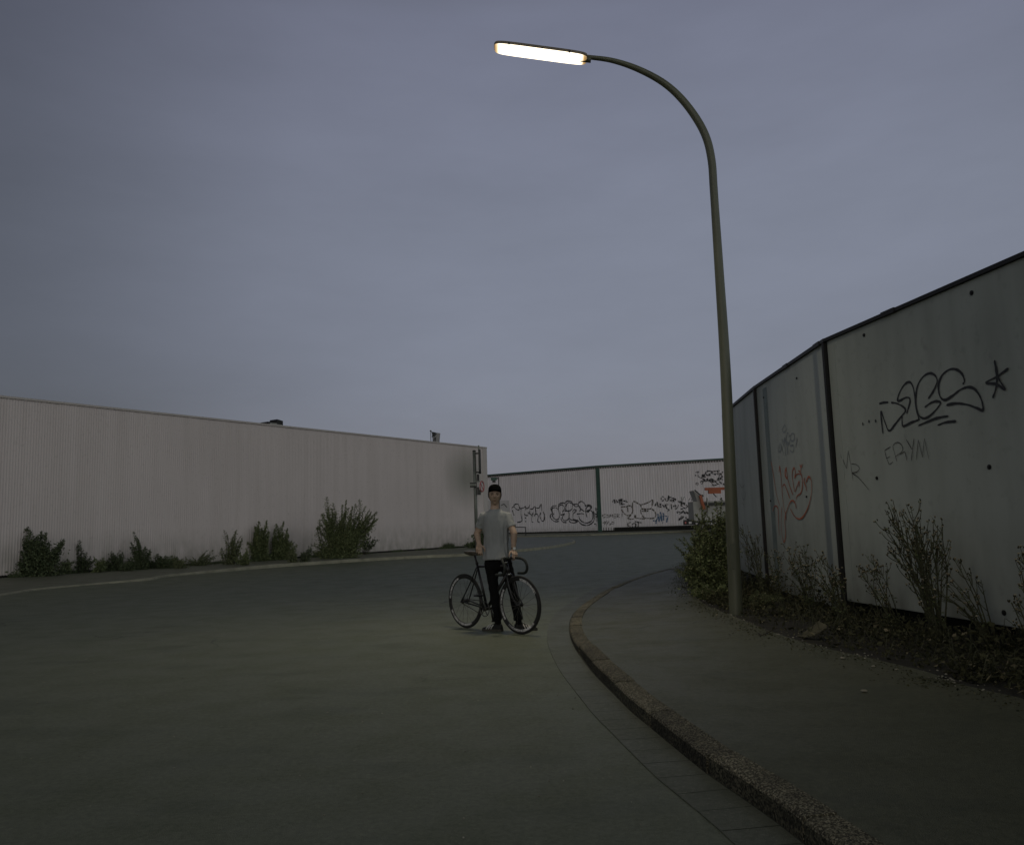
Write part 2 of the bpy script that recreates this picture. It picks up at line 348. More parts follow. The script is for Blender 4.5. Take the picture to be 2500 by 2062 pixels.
# ---- right kerb (master line = road-side foot of the kerb)
def c5(x, y): return (1300+x*.3813, 1400+y*.3813)
foot = [c5(*p) for p in ((1740, 1730), (1600, 1620), (1350, 1440), (1130, 1290), (900, 1105), (750, 980), (640, 890), (540, 790), (430, 680), (350, 590), (270, 470), (240, 385), (243, 300), (285, 235), (380, 165), (480, 105), (600, 55), (765, 0))]+[(1665, 1383), (1720, 1373), (1790, 1362)]
fp = [atz(x, y, 0) for x, y in foot]
d0 = (fp[0]-fp[2]).normalized(); fp = [fp[0]+d0*9, fp[0]+d0*5, fp[0]+d0*2] + fp
d1 = (fp[-1]-fp[-2]).normalized(); fp = fp + [fp[-1]+d1*12]
KP = resample(smooth(fp, 8), .25)
def nrm2(P, i):
    t = P[min(i+1, len(P)-1)]-P[max(i-1, 0)]; t.normalize(); return V((t.y, -t.x, 0))
def kh(i):
    d = KP[i].y
    return .105 if d < 7.5 else max(.03, .105-(d-7.5)*.022)
kb = MB(); STN = 4
i = 0
while i+STN < len(KP):
    idx = list(range(i, i+STN+1)); rows = []
    jt = random.uniform(-.005, .005)
    for k, j in enumerate(idx):
        n = nrm2(KP, j); t = (KP[min(j+1, len(KP)-1)]-KP[max(j-1, 0)]).normalized(); p = KP[j].copy()
        p += n*jt*1.2
        if k == 0: p += t*.009
        if k == STN: p -= t*.009
        h = kh(j)+jt
        rows.append([p+V((0, 0, -.05))+n*.0, p+n*.004+V((0, 0, h-.018)), p+n*.012+V((0, 0, h-.006)), p+n*.028+V((0, 0, h)), p+n*.155+V((0, 0, h+.002)), p+n*.158+V((0, 0, -.05))])
    b0 = len(kb.v)
    for r in rows: kb.v += [tuple(q) for q in r]
    for a in range(STN):
        for c in range(5): q = b0+a*6+c; kb.f.append((q, q+6, q+7, q+1))
    kb.f.append(tuple(range(b0+5, b0-1, -1))); q = b0+STN*6; kb.f.append(tuple(range(q, q+6)))
    i += STN
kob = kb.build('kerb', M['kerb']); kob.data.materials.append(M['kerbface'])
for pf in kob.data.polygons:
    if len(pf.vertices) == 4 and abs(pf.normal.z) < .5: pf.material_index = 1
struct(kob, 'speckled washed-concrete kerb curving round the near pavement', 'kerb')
# dark bed under stone joints and gutter
gb = MB(); gj = MB()
GW = .27
for j in range(len(KP)-1):
    n, n2 = nrm2(KP, j), nrm2(KP, j+1)
    gj.quad(KP[j]-n*(GW-.004)+V((0, 0, .004)), KP[j+1]-n2*(GW-.004)+V((0, 0, .004)), KP[j+1]+n2*.10+V((0, 0, .004)), KP[j]+n*.10+V((0, 0, .004)))
    t = (KP[j+1]-KP[j]).normalized(); a = KP[j]+t*.003; b = KP[j+1]-t*.003; z = V((0, 0, .0052+random.uniform(0, .0008)))
    gb.quad(a-n*GW+z, b-n2*GW+z, b-n2*.008+z, a-n*.008+z); d_z = V((0, 0, -.004)); gb.quad(KP[j]-n*(GW+.001)+d_z, KP[j+1]-n2*(GW+.001)+d_z, KP[j+1]-n2*GW+z, KP[j]-n*GW+z)
struct(gj.build('gutter_bed', M['joint']), 'dark jointing under the gutter slabs', 'gutter')
struct(gb.build('gutter', M['gutter']), 'flat gutter slabs along the foot of the near kerb', 'gutter')
# ---- verge edge & fence line
H = 3.5
FEN = [atz(2500, 617, H), atz(2014.5, 828, H), atz(1845, 943, H), atz(1790, 989, H)]
fd = (FEN[0]-FEN[1]).normalized()
fn_near = FEN[0]+fd*9
FEN[3] = onwall(1768, 1010, FEN[2], FEN[3])
edge_px = [(2499, 1705), (2356, 1672), (2261, 1639), (2133, 1608), (2000, 1577), (1880, 1540), (1790, 1503), (1725, 1477), (1690, 1448), (1672, 1420), (1676, 1400)]
EP = [atz(x, y, .1) for x, y in edge_px]; dd = (EP[0]-EP[1]).normalized()
EP = [EP[0]+dd*9]+EP+[V((FEN[3].x-.4, FEN[3].y+3.2, .1)), V((FEN[3].x+1.5, FEN[3].y+7.5, .1)), V((FEN[3].x+9, FEN[3].y+9, .1))]
EPs = smooth(EP, 5)
kback = []
for j in range(0, len(KP), 2):
    p = KP[j]+nrm2(KP, j)*.150; p.z = kh(j)-.004; kback.append(p)
poly = kback + [V((p.x, p.y, .101)) for p in reversed(EPs)]
mb = MB(); mb.v = [tuple(p) for p in poly]; mb.f = [tuple(t) for t in geometry.tessellate_polygon([[V((p.x, p.y, 0)) for p in poly]])]
pv = mb.build('pavement', M['pave'])
bm = bmesh.new(); bm.from_mesh(pv.data); bmesh.ops.recalc_face_normals(bm, faces=bm.faces)
if sum(f.normal.z for f in bm.faces) < 0: bmesh.ops.reverse_faces(bm, faces=bm.faces)
bm.to_mesh(pv.data); bm.free()
struct(pv, 'worn asphalt pavement inside the near bend', 'pavement')
# verge
FP = [V((fn_near.x, fn_near.y, 0)), *[V((p.x, p.y, 0)) for p in FEN], V((FEN[3].x+2.0, FEN[3].y+3.5, 0)), V((FEN[3].x+10, FEN[3].y+5, 0))]
def along(P, t):
    ls = [(b-a).length for a, b in zip(P, P[1:])]; T = sum(ls)*t
    for a, b, l in zip(P, P[1:], ls):
        if T <= l: return lerp(a, b, T/l)
        T -= l
    return P[-1]
def vz(x, y, s):
    return .088+.035*noise.noise(V((x*2.1, y*2.1, 0)))+.018*noise.noise(V((x*9, y*9, 3)))-.03*s if s > .02 else .097
mb = MB(); NA, NB = 220, 26
for i in range(NA+1):
    a = along(EPs, i/NA); b = along(FP, i/NA)
    for j in range(NB+1):
        s = j/NB*1.4; p = lerp(V((a.x, a.y, 0)), b, s); 
        if j == 1: s2 = .03
        mb.v.append((p.x, p.y, vz(p.x, p.y, s)))
for i in range(NA):
    for j in range(NB): q = i*(NB+1)+j; mb.f.append((q, q+NB+1, q+NB+2, q+1))
struct(mb.build('soil', M['soil'], sm=True), 'dark bare soil of the verge under the grey fence', 'soil')
def verge(t, s):
    a = along(EPs, t); b = along(FP, t); p = lerp(V((a.x, a.y, 0)), b, s); return V((p.x, p.y, vz(p.x, p.y, s)))
# ---- left pavement
TA, TB = atz(0, 965, 5.93), atz(1187, 1091.3, 5.93)          # top edge of the long wall
wd = (TB-TA).normalized(); wn_ = V((wd.y, -wd.x, 0))          # towards the road
WL = V((TA.x, TA.y, 0))-wd*16; WR = V((TB.x, TB.y, 0)); WL.z = WR.z = 0
lk = [(0, 1455), (83, 1441), (230, 1427), (367, 1416), (420, 1406.5), (620, 1389), (740, 1380), (874, 1371), (1000, 1363.5), (1157, 1356), (1265, 1347), (1340, 1339), (1385, 1331), (1404, 1325), (1398, 1319.5), (1365, 1315), (1300, 1313.5), (1230, 1314)]
LP = [atz(x, y, 0) for x, y in lk]; d2 = (LP[0]-LP[1]).normalized()
LP = [LP[0]+d2*22]+LP; LPs = resample(smooth(LP, 8), .5)
LK = MB()
for a in range(0, len(LPs)-2, 2):
    rows = []
    for k in range(3):
        j = a+k; n = -nrm2(LPs, j); t = (LPs[min(j+1, len(LPs)-1)]-LPs[max(j-1, 0)]).normalized(); p = LPs[j].copy()
        if k == 0: p += t*.006
        if k == 2: p -= t*.006
        hh = .12 if LPs[j].x > -9 else max(.04, .12+(LPs[j].x+9)*.03)
        rows.append([p+V((0, 0, -.05)), p+n*.01+V((0, 0, hh-.015)), p+n*.03+V((0, 0, hh)), p+n*.15+V((0, 0, hh+.002)), p+n*.15+V((0, 0, -.05))])
    b0 = len(LK.v)
    for r in rows: LK.v += [tuple(q) for q in r]
    for k in range(2):
        for c in range(4): q = b0+k*5+c; LK.f.append((q, q+1, q+6, q+5))
    LK.f.append(tuple(range(b0, b0+5))); q = b0+10; LK.f.append(tuple(range(q+4, q-1, -1)))
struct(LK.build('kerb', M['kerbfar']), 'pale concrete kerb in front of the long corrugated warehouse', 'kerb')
poly = []
for j in range(0, len(LPs), 2):
    n = -nrm2(LPs, j); p = LPs[j]+n*.145; p.z = .118 if LPs[j].x > -9 else max(.038, .118+(LPs[j].x+9)*.03); poly.append(p)
back = [V((WR.x-22, WR.y+42, .118)), V((WL.x-4, WL.y+6, .118))]
poly = poly+back
mb = MB(); mb.v = [tuple(p) for p in poly]; mb.f = [tuple(t) for t in geometry.tessellate_polygon([[V((p.x, p.y, 0)) for p in poly]])]
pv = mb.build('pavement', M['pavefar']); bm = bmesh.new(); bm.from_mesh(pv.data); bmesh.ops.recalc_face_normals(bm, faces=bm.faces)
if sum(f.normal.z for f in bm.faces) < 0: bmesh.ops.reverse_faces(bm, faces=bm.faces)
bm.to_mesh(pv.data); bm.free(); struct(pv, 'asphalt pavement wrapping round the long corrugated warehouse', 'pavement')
# ---- far pavement below the second warehouse
FK = [atz(1230, 1311.5, 0), atz(1440, 1307, 0), atz(1682, 1298.5, 0)]
e0 = (FK[0]-FK[1]).normalized(); e1 = (FK[2]-FK[1]).normalized()
FK = [FK[0]+e0*50]+FK+[FK[2]+e1*60]
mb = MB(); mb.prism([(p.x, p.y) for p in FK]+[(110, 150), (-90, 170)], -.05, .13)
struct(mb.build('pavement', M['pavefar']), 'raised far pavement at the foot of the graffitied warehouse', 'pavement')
mb = MB()
for a, b in zip(FK, FK[1:]):
    t = (b-a).normalized(); n = V((t.y, -t.x, 0)); n = n if n.y < 0 else -n
    q = MB(); mb.prism([(a+n*.15)[:2], (b+n*.15)[:2], (b-n*.003)[:2], (a-n*.003)[:2]], -.05, .134)
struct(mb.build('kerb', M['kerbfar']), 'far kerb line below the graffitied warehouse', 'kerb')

# ================================================================== LONG CORRUGATED WAREHOUSE
pS = onwall(1140, 1165, WL, WR)
M['clad'] = sheetmetal('corrugated cladding', (.66, .595, .590), (.52, .465, .45), .7, .5, .06, (.17, .17, .13), 1.6, blot=(tuple(pS), (.42, .42, .50)))
wh = thing('warehouse', 'long low warehouse with pale corrugated wall along the left pavement', 'building', (WR.x, WR.y, 0))
def corr(A, B, z0, z1, pitch, depth, n, seg=8, trap=False, zt=None):
    mb = MB(); Ln = (B-A).length; t = (B-A)/Ln; k = 0; cols = []
    N_ = int(Ln/pitch*seg)
    for i in range(N_+1):
        u = Ln*i/N_; ph = (u/pitch) % 1
        cols.append((u, prof(ph, depth, trap)))
    for u, d in cols:
        p = A+t*u+n*d; mb.v += [(p.x, p.y, z0), (p.x, p.y, z1)]
    for i in range(N_): q = 2*i; mb.f.append((q, q+2, q+3, q+1))
    return mb
def prof(ph, depth, trap):
    if not trap: return depth*.5*(1+math.cos(2*PI*ph))
    if ph < .55: return depth
    if ph < .65: return depth*(1-(ph-.55)/.1)
    if ph < .90: return 0
    return depth*(ph-.90)/.1
TW = .45
corr(WL, WR-wd*TW, .19, 5.86, .088, .012, wn_, 8).build('wall', M['clad'], wh, sm=True)
# smooth corner strip, top flashing, foot
def slab(A, B, n, th, z0, z1):
    mb = MB(); mb.prism([(A)[:2], (B)[:2], (B+n*th)[:2], (A+n*th)[:2]], z0, z1); return mb
slab(WR-wd*TW, WR, wn_, .035, .14, 5.90).build('corner_trim', M['cladtrim'], wh)
slab(WL, WR+wd*.02, wn_, .055, 5.86, 5.93).build('roof_edge', M['cladtrim'], wh)
slab(WL, WR, wn_, .005, .06, .20).build('foot_strip', M['darkgap'], wh)
bk = -wn_*24
mb = MB(); mb.prism([(WL-wn_*.02)[:2], (WR-wn_*.02)[:2], (WR+bk)[:2], (WL+bk)[:2]], .0, 5.80); mb.build('building_core', M['clad'], wh)
mb = MB(); mb.prism([(WL-wn_*.0)[:2], (WR)[:2], (WR+bk-wn_*.1)[:2], (WL+bk-wn_*.1)[:2]], 5.80, 5.858); mb.build('roof', M['roof'], wh)
corr(WR+wd*.0, WR+bk, .19, 5.78, .088, .012, wd, 6).build('wall', M['clad'], wh, sm=True)
# rooftop things
def onw(px, py, off=0): 
    p = onwall(px, py, WL-wn_*off, WR-wn_*off); return p
# skylight hood with dark louvre frame
q0 = onw(653, 1033, 1.2); q1 = onw(692, 1037, 1.2)
hood = thing('roof_vent', 'dark louvred vent hood standing on the long warehouse roof', 'roof vent', (q0.x, q0.y, 5.858))
zt = 5.858; w = (q1-q0).length
def hp(u, v): p = q0+wd*u; return V((p.x, p.y, zt+v))
mb = MB()
def hoodbox(u0, u1, z0, z1, d=.5, sk=0):
    a = q0+wd*u0; b = q0+wd*u1; mb2 = MB(); n = -wn_
    P = [V((a.x, a.y, zt+z0)), V((b.x, b.y, zt+z0)), V((b.x, b.y, zt+z1)), V((a.x, a.y, zt+z1-sk))]
    Q = [p+n*d for p in P]; i = len(mb.v); mb.v += [tuple(x) for x in P+Q]
    for f in ((0, 1, 2, 3), (7, 6, 5, 4), (0, 4, 5, 1), (1, 5, 6, 2), (2, 6, 7, 3), (3, 7, 4, 0)): mb.f.append(tuple(i+k for k in f))
hh = .42
hoodbox(.02, w*.16, 0, hh*.9); hoodbox(.02, w*.98, 0, .07); hoodbox(w*.12, w*.62, hh*.82, hh*.92, .5, .0)
hoodbox(w*.60, w*.97, hh*.70, hh*1.15, .5, -.05); hoodbox(w*.62, w*.97, .07, hh*.26, .45); hoodbox(w*.92, w*.97, .0, hh*.9)
mb.build('frame', M['black'], hood)
mb = MB(); hoodbox(w*.16, w*.92, .07, hh*.80, .35); mb.build('pane', M['greybody'], hood)
# banner on a thin mast
b0 = onw(1051, 1076, 3.0); 
fl = thing('banner', 'small striped banner on a thin mast behind the long warehouse roof', 'banner', (b0.x, b0.y, 5.86))
def bp_(px, py, o=3.0): return onw(px, py, o)
mb = MB(); p1 = bp_(1051.5, 1051.5); mb.tube([V((p1.x, p1.y, 5.80)), p1], .022, 8); mb.ell(p1, (.06, .06, .04)); mb.build('mast', M['polegrey'], fl)
c = [bp_(1054, 1055), bp_(1074, 1058.5), bp_(1074.5, 1082), bp_(1054.5, 1079)]
mb = MB(); NX, NZ = 10, 10
for s_ in (0, 1):
    i0 = len(mb.v)
    for a in range(NX+1):
        for b in range(NZ+1):
            p = lerp(lerp(c[0], c[1], a/NX), lerp(c[3], c[2], a/NX), b/NZ)+wn_*(.05*math.sin(a*.9+b*.2)+s_*.006); mb.v.append(tuple(p))
    for a in range(NX):
        for b in range(NZ): q = i0+a*(NZ+1)+b; mb.f.append((q, q+1, q+NZ+2, q+NZ+1))
mb.build('cloth', mat('banner cloth', (.33, .32, .32), .8, .1, 3), fl)
mb = MB()
for seg in (((1054, 1055), (1064, 1056.8), .05), ((1056, 1056), (1056, 1063), .05), ((1062, 1057), (1055, 1066), .06), ((1066, 1058), (1060, 1064), .05), ((1062, 1068), (1063.5, 1070), .06), ((1061, 1072), (1064, 1073), .06), ((1061.5, 1076), (1065, 1079), .05)):
    a, b = bp_(*seg[0], 2.90), bp_(*seg[1], 2.90); mb.tube([a, b], seg[2]*.6, 6)
mb.build('stripes', M['dark'], fl)
# a small corner block where the banner arm meets the mast
mb = MB(); mb.tube([bp_(1051.5, 1053.5), bp_(1075, 1058)], .012, 6); mb.build('yard', M['polegrey'], fl)

# ================================================================== GRAFFITIED WAREHOUSE
H2 = 7.9
T = [atz(1190, 1158.4, H2), atz(1457.5, 1136.2, H2), atz(1764, 1118.2, H2)]
f0 = (T[0]-T[1]).normalized(); f1 = (T[2]-T[1]).normalized()
G = [T[0]+f0*45, T[1], T[2]+f1*60]
for p in G: p.z = 0
nA = V((f0.y, -f0.x, 0)); nA = nA if nA.y < 0 else -nA
nB = V((f1.y, -f1.x, 0)); nB = nB if nB.y < 0 else -nB
w2 = thing('warehouse', 'far warehouse of ribbed pale cladding with green trim and graffiti', 'building', (G[1].x, G[1].y, 0))
RP, RD = .30, .05
corr(G[1], G[0], .30, H2-.28, RP, RD, nA, 10, True).build('wall', M['clad2'], w2)
SP = onwall(1500, 1297, G[1], G[2]); SP.z = 0
corr(G[1]+f1*.25, SP, .30, H2-.28, RP, RD, nB, 10, True).build('wall', M['clad2'], w2)
st = (SP-G[1]).length
corr(SP, G[2], .62, H2-.28, RP, RD, nB, 10, True).build('wall', M['clad2'], w2)
slab(G[0], G[1], nA, .02, .12, .32).build('foot_strip', M['darkgap'], w2)
slab(G[1], G[2], nB, .01, .12, .62).build('foot_strip', M['darkgap'], w2)
slab(G[0], G[1], nA, .16, H2-.16, H2).build('roof_edge', M['green'], w2)
slab(G[1]+f1*.02, G[2], nB, .16, H2-.16, H2).build('roof_edge', M['green'], w2)
for A, f, n, Ln in ((G[1], f0, nA, 62), (G[1], f1, nB, 75)):
    k = 0; mb = MB()
    while k*RP < Ln:
        p = A+f*(k*RP+.08)+n*.02; q = p+f*.17
        mb.prism([p[:2], q[:2], (q+n*.10)[:2], (p+n*.10)[:2]], H2-.36, H2-.222); k += 1
    mb.build('rib_closer', M['dark'], w2)
mb = MB(); a = G[1]+nA*.10+f0*.10; mb.prism([(G[1]+f0*.16)[:2], (G[1]+f0*.16+nA*.13)[:2], (G[1]+f1*.30+nB*.13)[:2], (G[1]+f1*.30)[:2]], .18, H2-.224); mb.build('corner_trim', M['green'], w2)
mb = MB(); mb.prism([(G[0]-nA*.05)[:2], (G[1]-nA*.05)[:2], (G[2]-nB*.05)[:2], (G[2]-nB*28)[:2], (G[0]-nA*28)[:2]], 0, H2-.10); mb.build('building_core', M['clad2'], w2)
# ---------------- graffiti strokes
def ribbon(mb, pts3, w, n, off0, off1, prof_=None, taper=False):
    P = pts3; N_ = len(P)
    if N_ < 2: return
    i0 = len(mb.v)
    for k, p in enumerate(P):
        t = (P[min(k+1, N_-1)]-P[max(k-1, 0)]); t = t.normalized() if t.length > 1e-9 else V((0, 0, 1))
        s = n.cross(t); s.normalize(); ww = w*.5*(1 if 0 < k < N_-1 else .45)*(1+.26*math.sin(k*.23+i0)+.08*math.sin(k*.9))
        o = off0+(off1-off0)*k/N_
        for sg in (-1, 1):
            q = p+s*ww*sg; d = o+(prof_(q) if prof_ else 0); mb.v.append(tuple(q+n*d))
    for k in range(N_-1): q = i0+2*k; mb.f.append((q, q+1, q+3, q+2))
def strokes(name, ST, org, sc, A, B, n, w, mt, parent, smn=6, prof_=None, label=None, off=.003):
    mb = MB()
    for si, s_ in enumerate(ST):
        ww = w
        if isinstance(s_, tuple): s_, k = s_; ww = w*k
        if len(s_) == 1:
            c_ = onwall(org[0]+s_[0][0]*sc, org[1]+s_[0][1]*sc, A, B); t = (B-A).normalized(); r = ww*.75
            mb.quad(*[c_+t*math.cos(a)*r*.75+V((0, 0, math.sin(a)*r*1.15))+n*(off+.0005*si) for a in [2*PI*i/12 for i in range(12)]]); continue
        pts = smooth([V((x, y, 0)) for x, y in s_], smn)
        P = [onwall(org[0]+p.x*sc, org[1]+p.y*sc, A, B) for p in pts]
        if prof_:
            P = resample(P, .045) if sum((b-a).length for a, b in zip(P, P[1:])) > .1 else P
        ribbon(mb, P, ww, n, off+.0005*si, off+.0005*si+.0015, prof_)
    o = mb.build(name, mt, parent)
    if label: o['label'] = label
    return o
def pA(q): u = (V((q.x, q.y, 0))-G[1]).dot(f0); return prof((u/RP) % 1, RD, True)+.012
def pB(q): u = (V((q.x, q.y, 0))-G[1]).dot(f1); return prof((u/RP) % 1, RD, True)+.012
oA, sA = (1220, 1200), .12352
tagA = [[(400, 330), (380, 360), (330, 340), (285, 290), (300, 255), (350, 240), (385, 265), (405, 330), (440, 325), (490, 310), (520, 275)], [(245, 330), (260, 300), (285, 295)], [(255, 360), (275, 440), (295, 465)], [(430, 340), (430, 450), (445, 560), (420, 590), (350, 605)], [(515, 280), (520, 380)], [(515, 330), (570, 320), (605, 250)], [(600, 340), (650, 340), (705, 290), (720, 400), (722, 440)], [(705, 310), (780, 320), (825, 240), (835, 380)], [(490, 430), (510, 460), (560, 465), (560, 400), (590, 430), (600, 360)], [(600, 430), (640, 460), (665, 410), (640, 500), (635, 580), (670, 605)], [(690, 490), (700, 450), (740, 440), (770, 480), (760, 580), (800, 610)], [(820, 400), (800, 480), (830, 560), (860, 580), (885, 550), (890, 460), (860, 390)], [(510, 500), (520, 540)], [(510, 580), (525, 590)], [(280, 675), (330, 645)]]
tagB = [[(1080, 520), (1045, 480), (1050, 450), (1075, 445), (1045, 400), (1035, 350), (1070, 315), (1130, 320), (1180, 380), (1190, 450), (1170, 530), (1120, 550), (1060, 520)], [(1130, 275), (1060, 280), (1020, 330), (1030, 390), (1045, 430), (1010, 450), (1010, 510), (1050, 560), (1110, 590), (1180, 580)], [(1155, 300), (1180, 240), (1240, 220), (1310, 240), (1300, 300), (1315, 370)], [(1170, 340), (1180, 280), (1230, 255), (1280, 300), (1275, 360), (1240, 405)], [(1210, 460), (1290, 430), (1250, 480), (1250, 540), (1300, 570), (1360, 540), (1380, 470), (1370, 400), (1330, 375), (1290, 385)], [(1215, 500), (1225, 560), (1260, 600), (1325, 605)], [(1315, 300), (1340, 230), (1380, 210), (1440, 240), (1440, 320), (1400, 370), (1350, 375)], [(1300, 210), (1350, 180), (1420, 190), (1460, 250), (1530, 240), (1570, 270)], [(1440, 400), (1480, 350), (1510, 360), (1500, 400), (1460, 430), (1460, 540), (1560, 560)], [(1370, 480), (1390, 540), (1450, 560), (1540, 580)], [(1370, 560), (1400, 600), (1470, 615), (1540, 590), (1570, 570)], [(1560, 260), (1570, 220), (1610, 190), (1660, 210), (1700, 270), (1690, 290)], [(1560, 260), (1600, 330), (1680, 390)], [(1460, 250), (1510, 295), (1570, 280), (1600, 340), (1580, 400)], [(1700, 280), (1760, 260), (1820, 290), (1820, 340)], [(1700, 400), (1720, 310), (1780, 280), (1800, 340), (1750, 370), (1710, 400), (1715, 450), (1730, 510)], [(1740, 410), (1790, 370), (1840, 400), (1850, 480), (1830, 560), (1760, 610), (1680, 610), (1600, 560), (1560, 460)], [(1530, 440), (1620, 430), (1670, 440)], [(1860, 380), (1880, 480), (1860, 580), (1800, 640), (1720, 665), (1620, 640), (1560, 580)]]
tagC = [[(1890, 320), (1920, 340), (1900, 370)], [(1905, 350), (1925, 400), (1930, 430), (1925, 520), (1915, 480)], [(1870, 430), (1930, 445)], [(1915, 480), (1925, 590)], [(1870, 635), (1910, 640), (1910, 680)]]
strokes('graffiti', tagA, oA, sA, G[0], G[1], nA, 0.12325, M['ink'], w2, 4, pA, 'spiky black letters at the left of the far warehouse wall', .0)
strokes('graffiti', tagB, oA, sA, G[0], G[1], nA, 0.12325, M['ink'], w2, 4, pA, 'rounded black bubble-letter outline beside the green corner post', .0)
strokes('graffiti', tagC, oA, sA, G[0], G[1], nA, 0.145, M['ink'], w2, 4, pA, 'small black tag touching the green corner post', .0)
oB, sB = (1440, 1120), .16152
K = [[(565, 955), (565, 1035)], [(620, 955), (570, 990), (620, 1030)], [(650, 975), (640, 1010), (670, 1035), (695, 1010), (690, 975), (650, 975)], [(680, 945), (795, 965)], [(735, 960), (730, 1040)]]
strokes('graffiti', K, oB, sB, G[1], G[2], nB, 0.12325, M['ink'], w2, 4, pB, 'black letters reading KOT near the foot of the wall', .0)
nn_ = [[(340, 650), (375, 620), (380, 670), (400, 620), (410, 670)], [(420, 660), (440, 620), (455, 660), (440, 665)], [(460, 600), (470, 660), (485, 600), (480, 680)], [(510, 630), (580, 655)], [(520, 640), (560, 625)], [(450, 685), (530, 680)]]
strokes('graffiti', nn_, oB, sB, G[1], G[2], nB, 0.145, M['ink'], w2, 4, pB, 'short thick black tag right of the green post', .0)
big = [[(465, 725), (560, 725), (580, 800)], [(470, 730), (500, 800), (560, 850), (620, 845), (650, 790), (640, 730), (600, 705), (550, 720)], [(640, 730), (665, 640), (770, 690), (900, 650), (950, 620), (930, 740), (870, 760)], [(770, 690), (780, 750), (770, 780), (790, 850), (840, 890), (960, 895), (1000, 850), (980, 790), (930, 755), (850, 755), (780, 755), (880, 785), (780, 790)], [(620, 850), (580, 900), (660, 905), (690, 850), (700, 890), (840, 905)]]
strokes('graffiti', big, oB, sB, G[1], G[2], nB, .13, M['inkbrown'], w2, 4, pB, 'large brown outlined letters on the far wall', .0)
som = [[(240, 835), (195, 850), (200, 870), (235, 880), (195, 895)], [(250, 850), (245, 880), (280, 880), (275, 845), (250, 850)], [(300, 885), (310, 840), (325, 870), (345, 835), (350, 885)], [(400, 835), (365, 835), (370, 885), (405, 880)], [(370, 860), (400, 858)], [(415, 885), (415, 830), (450, 840), (420, 860), (455, 885)], [(490, 820), (490, 880)], [(488, 893), (492, 900)], [(200, 970), (230, 940), (215, 1000), (260, 930), (250, 1000), (290, 940), (300, 1000), (340, 950), (370, 970), (300, 990)]]
strokes('graffiti', som, oB, sB, G[1], G[2], nB, .09, M['inkgrey'], w2, 4, pB, 'grey marker word ending in an exclamation mark', .0)
oute = [[(1090, 570), (1080, 600), (1100, 635), (1130, 600), (1110, 570), (1090, 570)], [(1140, 590), (1150, 630), (1180, 630), (1185, 580)], [(1190, 550), (1210, 640)], [(1180, 575), (1240, 580)], [(1230, 600), (1270, 590), (1270, 620), (1220, 620), (1250, 645), (1295, 620), (1290, 590)], [(985, 710), (1020, 650), (1035, 730)], [(1000, 690), (1040, 685)], [(1050, 680), (1080, 680), (1050, 720), (1090, 725)], [(1100, 690), (1120, 720), (1130, 690)], [(1140, 680), (1120, 740)], [(1190, 690), (1150, 690), (1160, 740), (1200, 770), (1170, 790)], [(1230, 680), (1240, 760)], [(1260, 720), (1300, 700), (1290, 760), (1320, 740), (1340, 690)], [(1330, 640), (1370, 650), (1380, 700), (1410, 720)], [(1350, 660), (1380, 640), (1400, 670)]]
strokes('graffiti', oute, oB, sB, G[1], G[2], nB, 0.12325, M['ink'], w2, 4, pB, 'cluster of black handwriting tags right of the big outline', .0)
blu = [[(955, 930), (1010, 930), (1030, 830), (1050, 950), (1070, 800), (1090, 940), (1110, 820), (1120, 930)], [(1010, 880), (1060, 880), (1130, 860), (1180, 870)], [(1000, 980), (1020, 900), (1100, 900), (1100, 980)], [(1160, 960), (1185, 850)]]
strokes('graffiti', blu, oB, sB, G[1], G[2], nB, .14, M['inkblue'], w2, 4, pB, 'blue sprayed scribble', .0)
wk = [[(1380, 570), (1400, 630), (1430, 570), (1450, 630)], [(1480, 570), (1490, 630), (1530, 570)], [(1550, 570), (1540, 630), (1590, 570), (1600, 620)]]
strokes('graffiti', wk, oB, sB, G[1], G[2], nB, .06, M['inkgrey'], w2, 4, pB, 'faint grey scrawl', .0)
rr = random.Random(5)
def scribs(n, x0, x1, y0, y1, s):
    out = []
    for _ in range(n):
        x, y = rr.uniform(x0, x1), rr.uniform(y0, y1); pts = [(x, y)]
        for k in range(rr.randint(2, 5)): x += rr.uniform(-.4, 1)*s; y += rr.uniform(-.6, .6)*s; pts.append((min(max(x, x0), x1), min(max(y, y0), y1)))
        out.append(pts)
    return out
strokes('graffiti', scribs(34, 1560, 2030, 175, 400, 45)+[[(1700, 330), (1790, 325), (1840, 300), (1900, 330), (1990, 300)], [(1750, 200), (1800, 180), (1850, 190), (1960, 175)]], oB, sB, G[1], G[2], nB, 0.10875, M['ink'], w2, 4, pB, 'dense black scrawl high on the wall beside the lamp post', .0)
strokes('graffiti', scribs(30, 1320, 1640, 650, 930, 40), oB, sB, G[1], G[2], nB, 0.11599999999999999, M['ink'], w2, 4, pB, 'crowded black tags low on the wall left of the shrub', .0)
# white poster
pp = [onwall(x, y, G[0], G[1]) for x, y in ((1192, 1222), (1244, 1221), (1244, 1251), (1192, 1252))]
mb = MB(); mb.v = [tuple(p+nA*(RD+.01)) for p in pp]+[tuple(p+nA*(RD+.03)) for p in pp]; mb.f = [(0, 1, 2, 3), (7, 6, 5, 4), (0, 4, 5, 1), (1, 5, 6, 2), (2, 6, 7, 3), (3, 7, 4, 0)]
po = mb.build('notice_board', M['white']); tag(po, 'pale blank board on the far wall behind the man, with one bent black stroke', 'board')
strokes('graffiti', [[(20, 275), (80, 245), (110, 270), (150, 315)]], oA, sA, G[0]+nA*(RD+.03), G[1]+nA*(RD+.03), nA, .09, M['ink'], po, 4, None, None, .004)
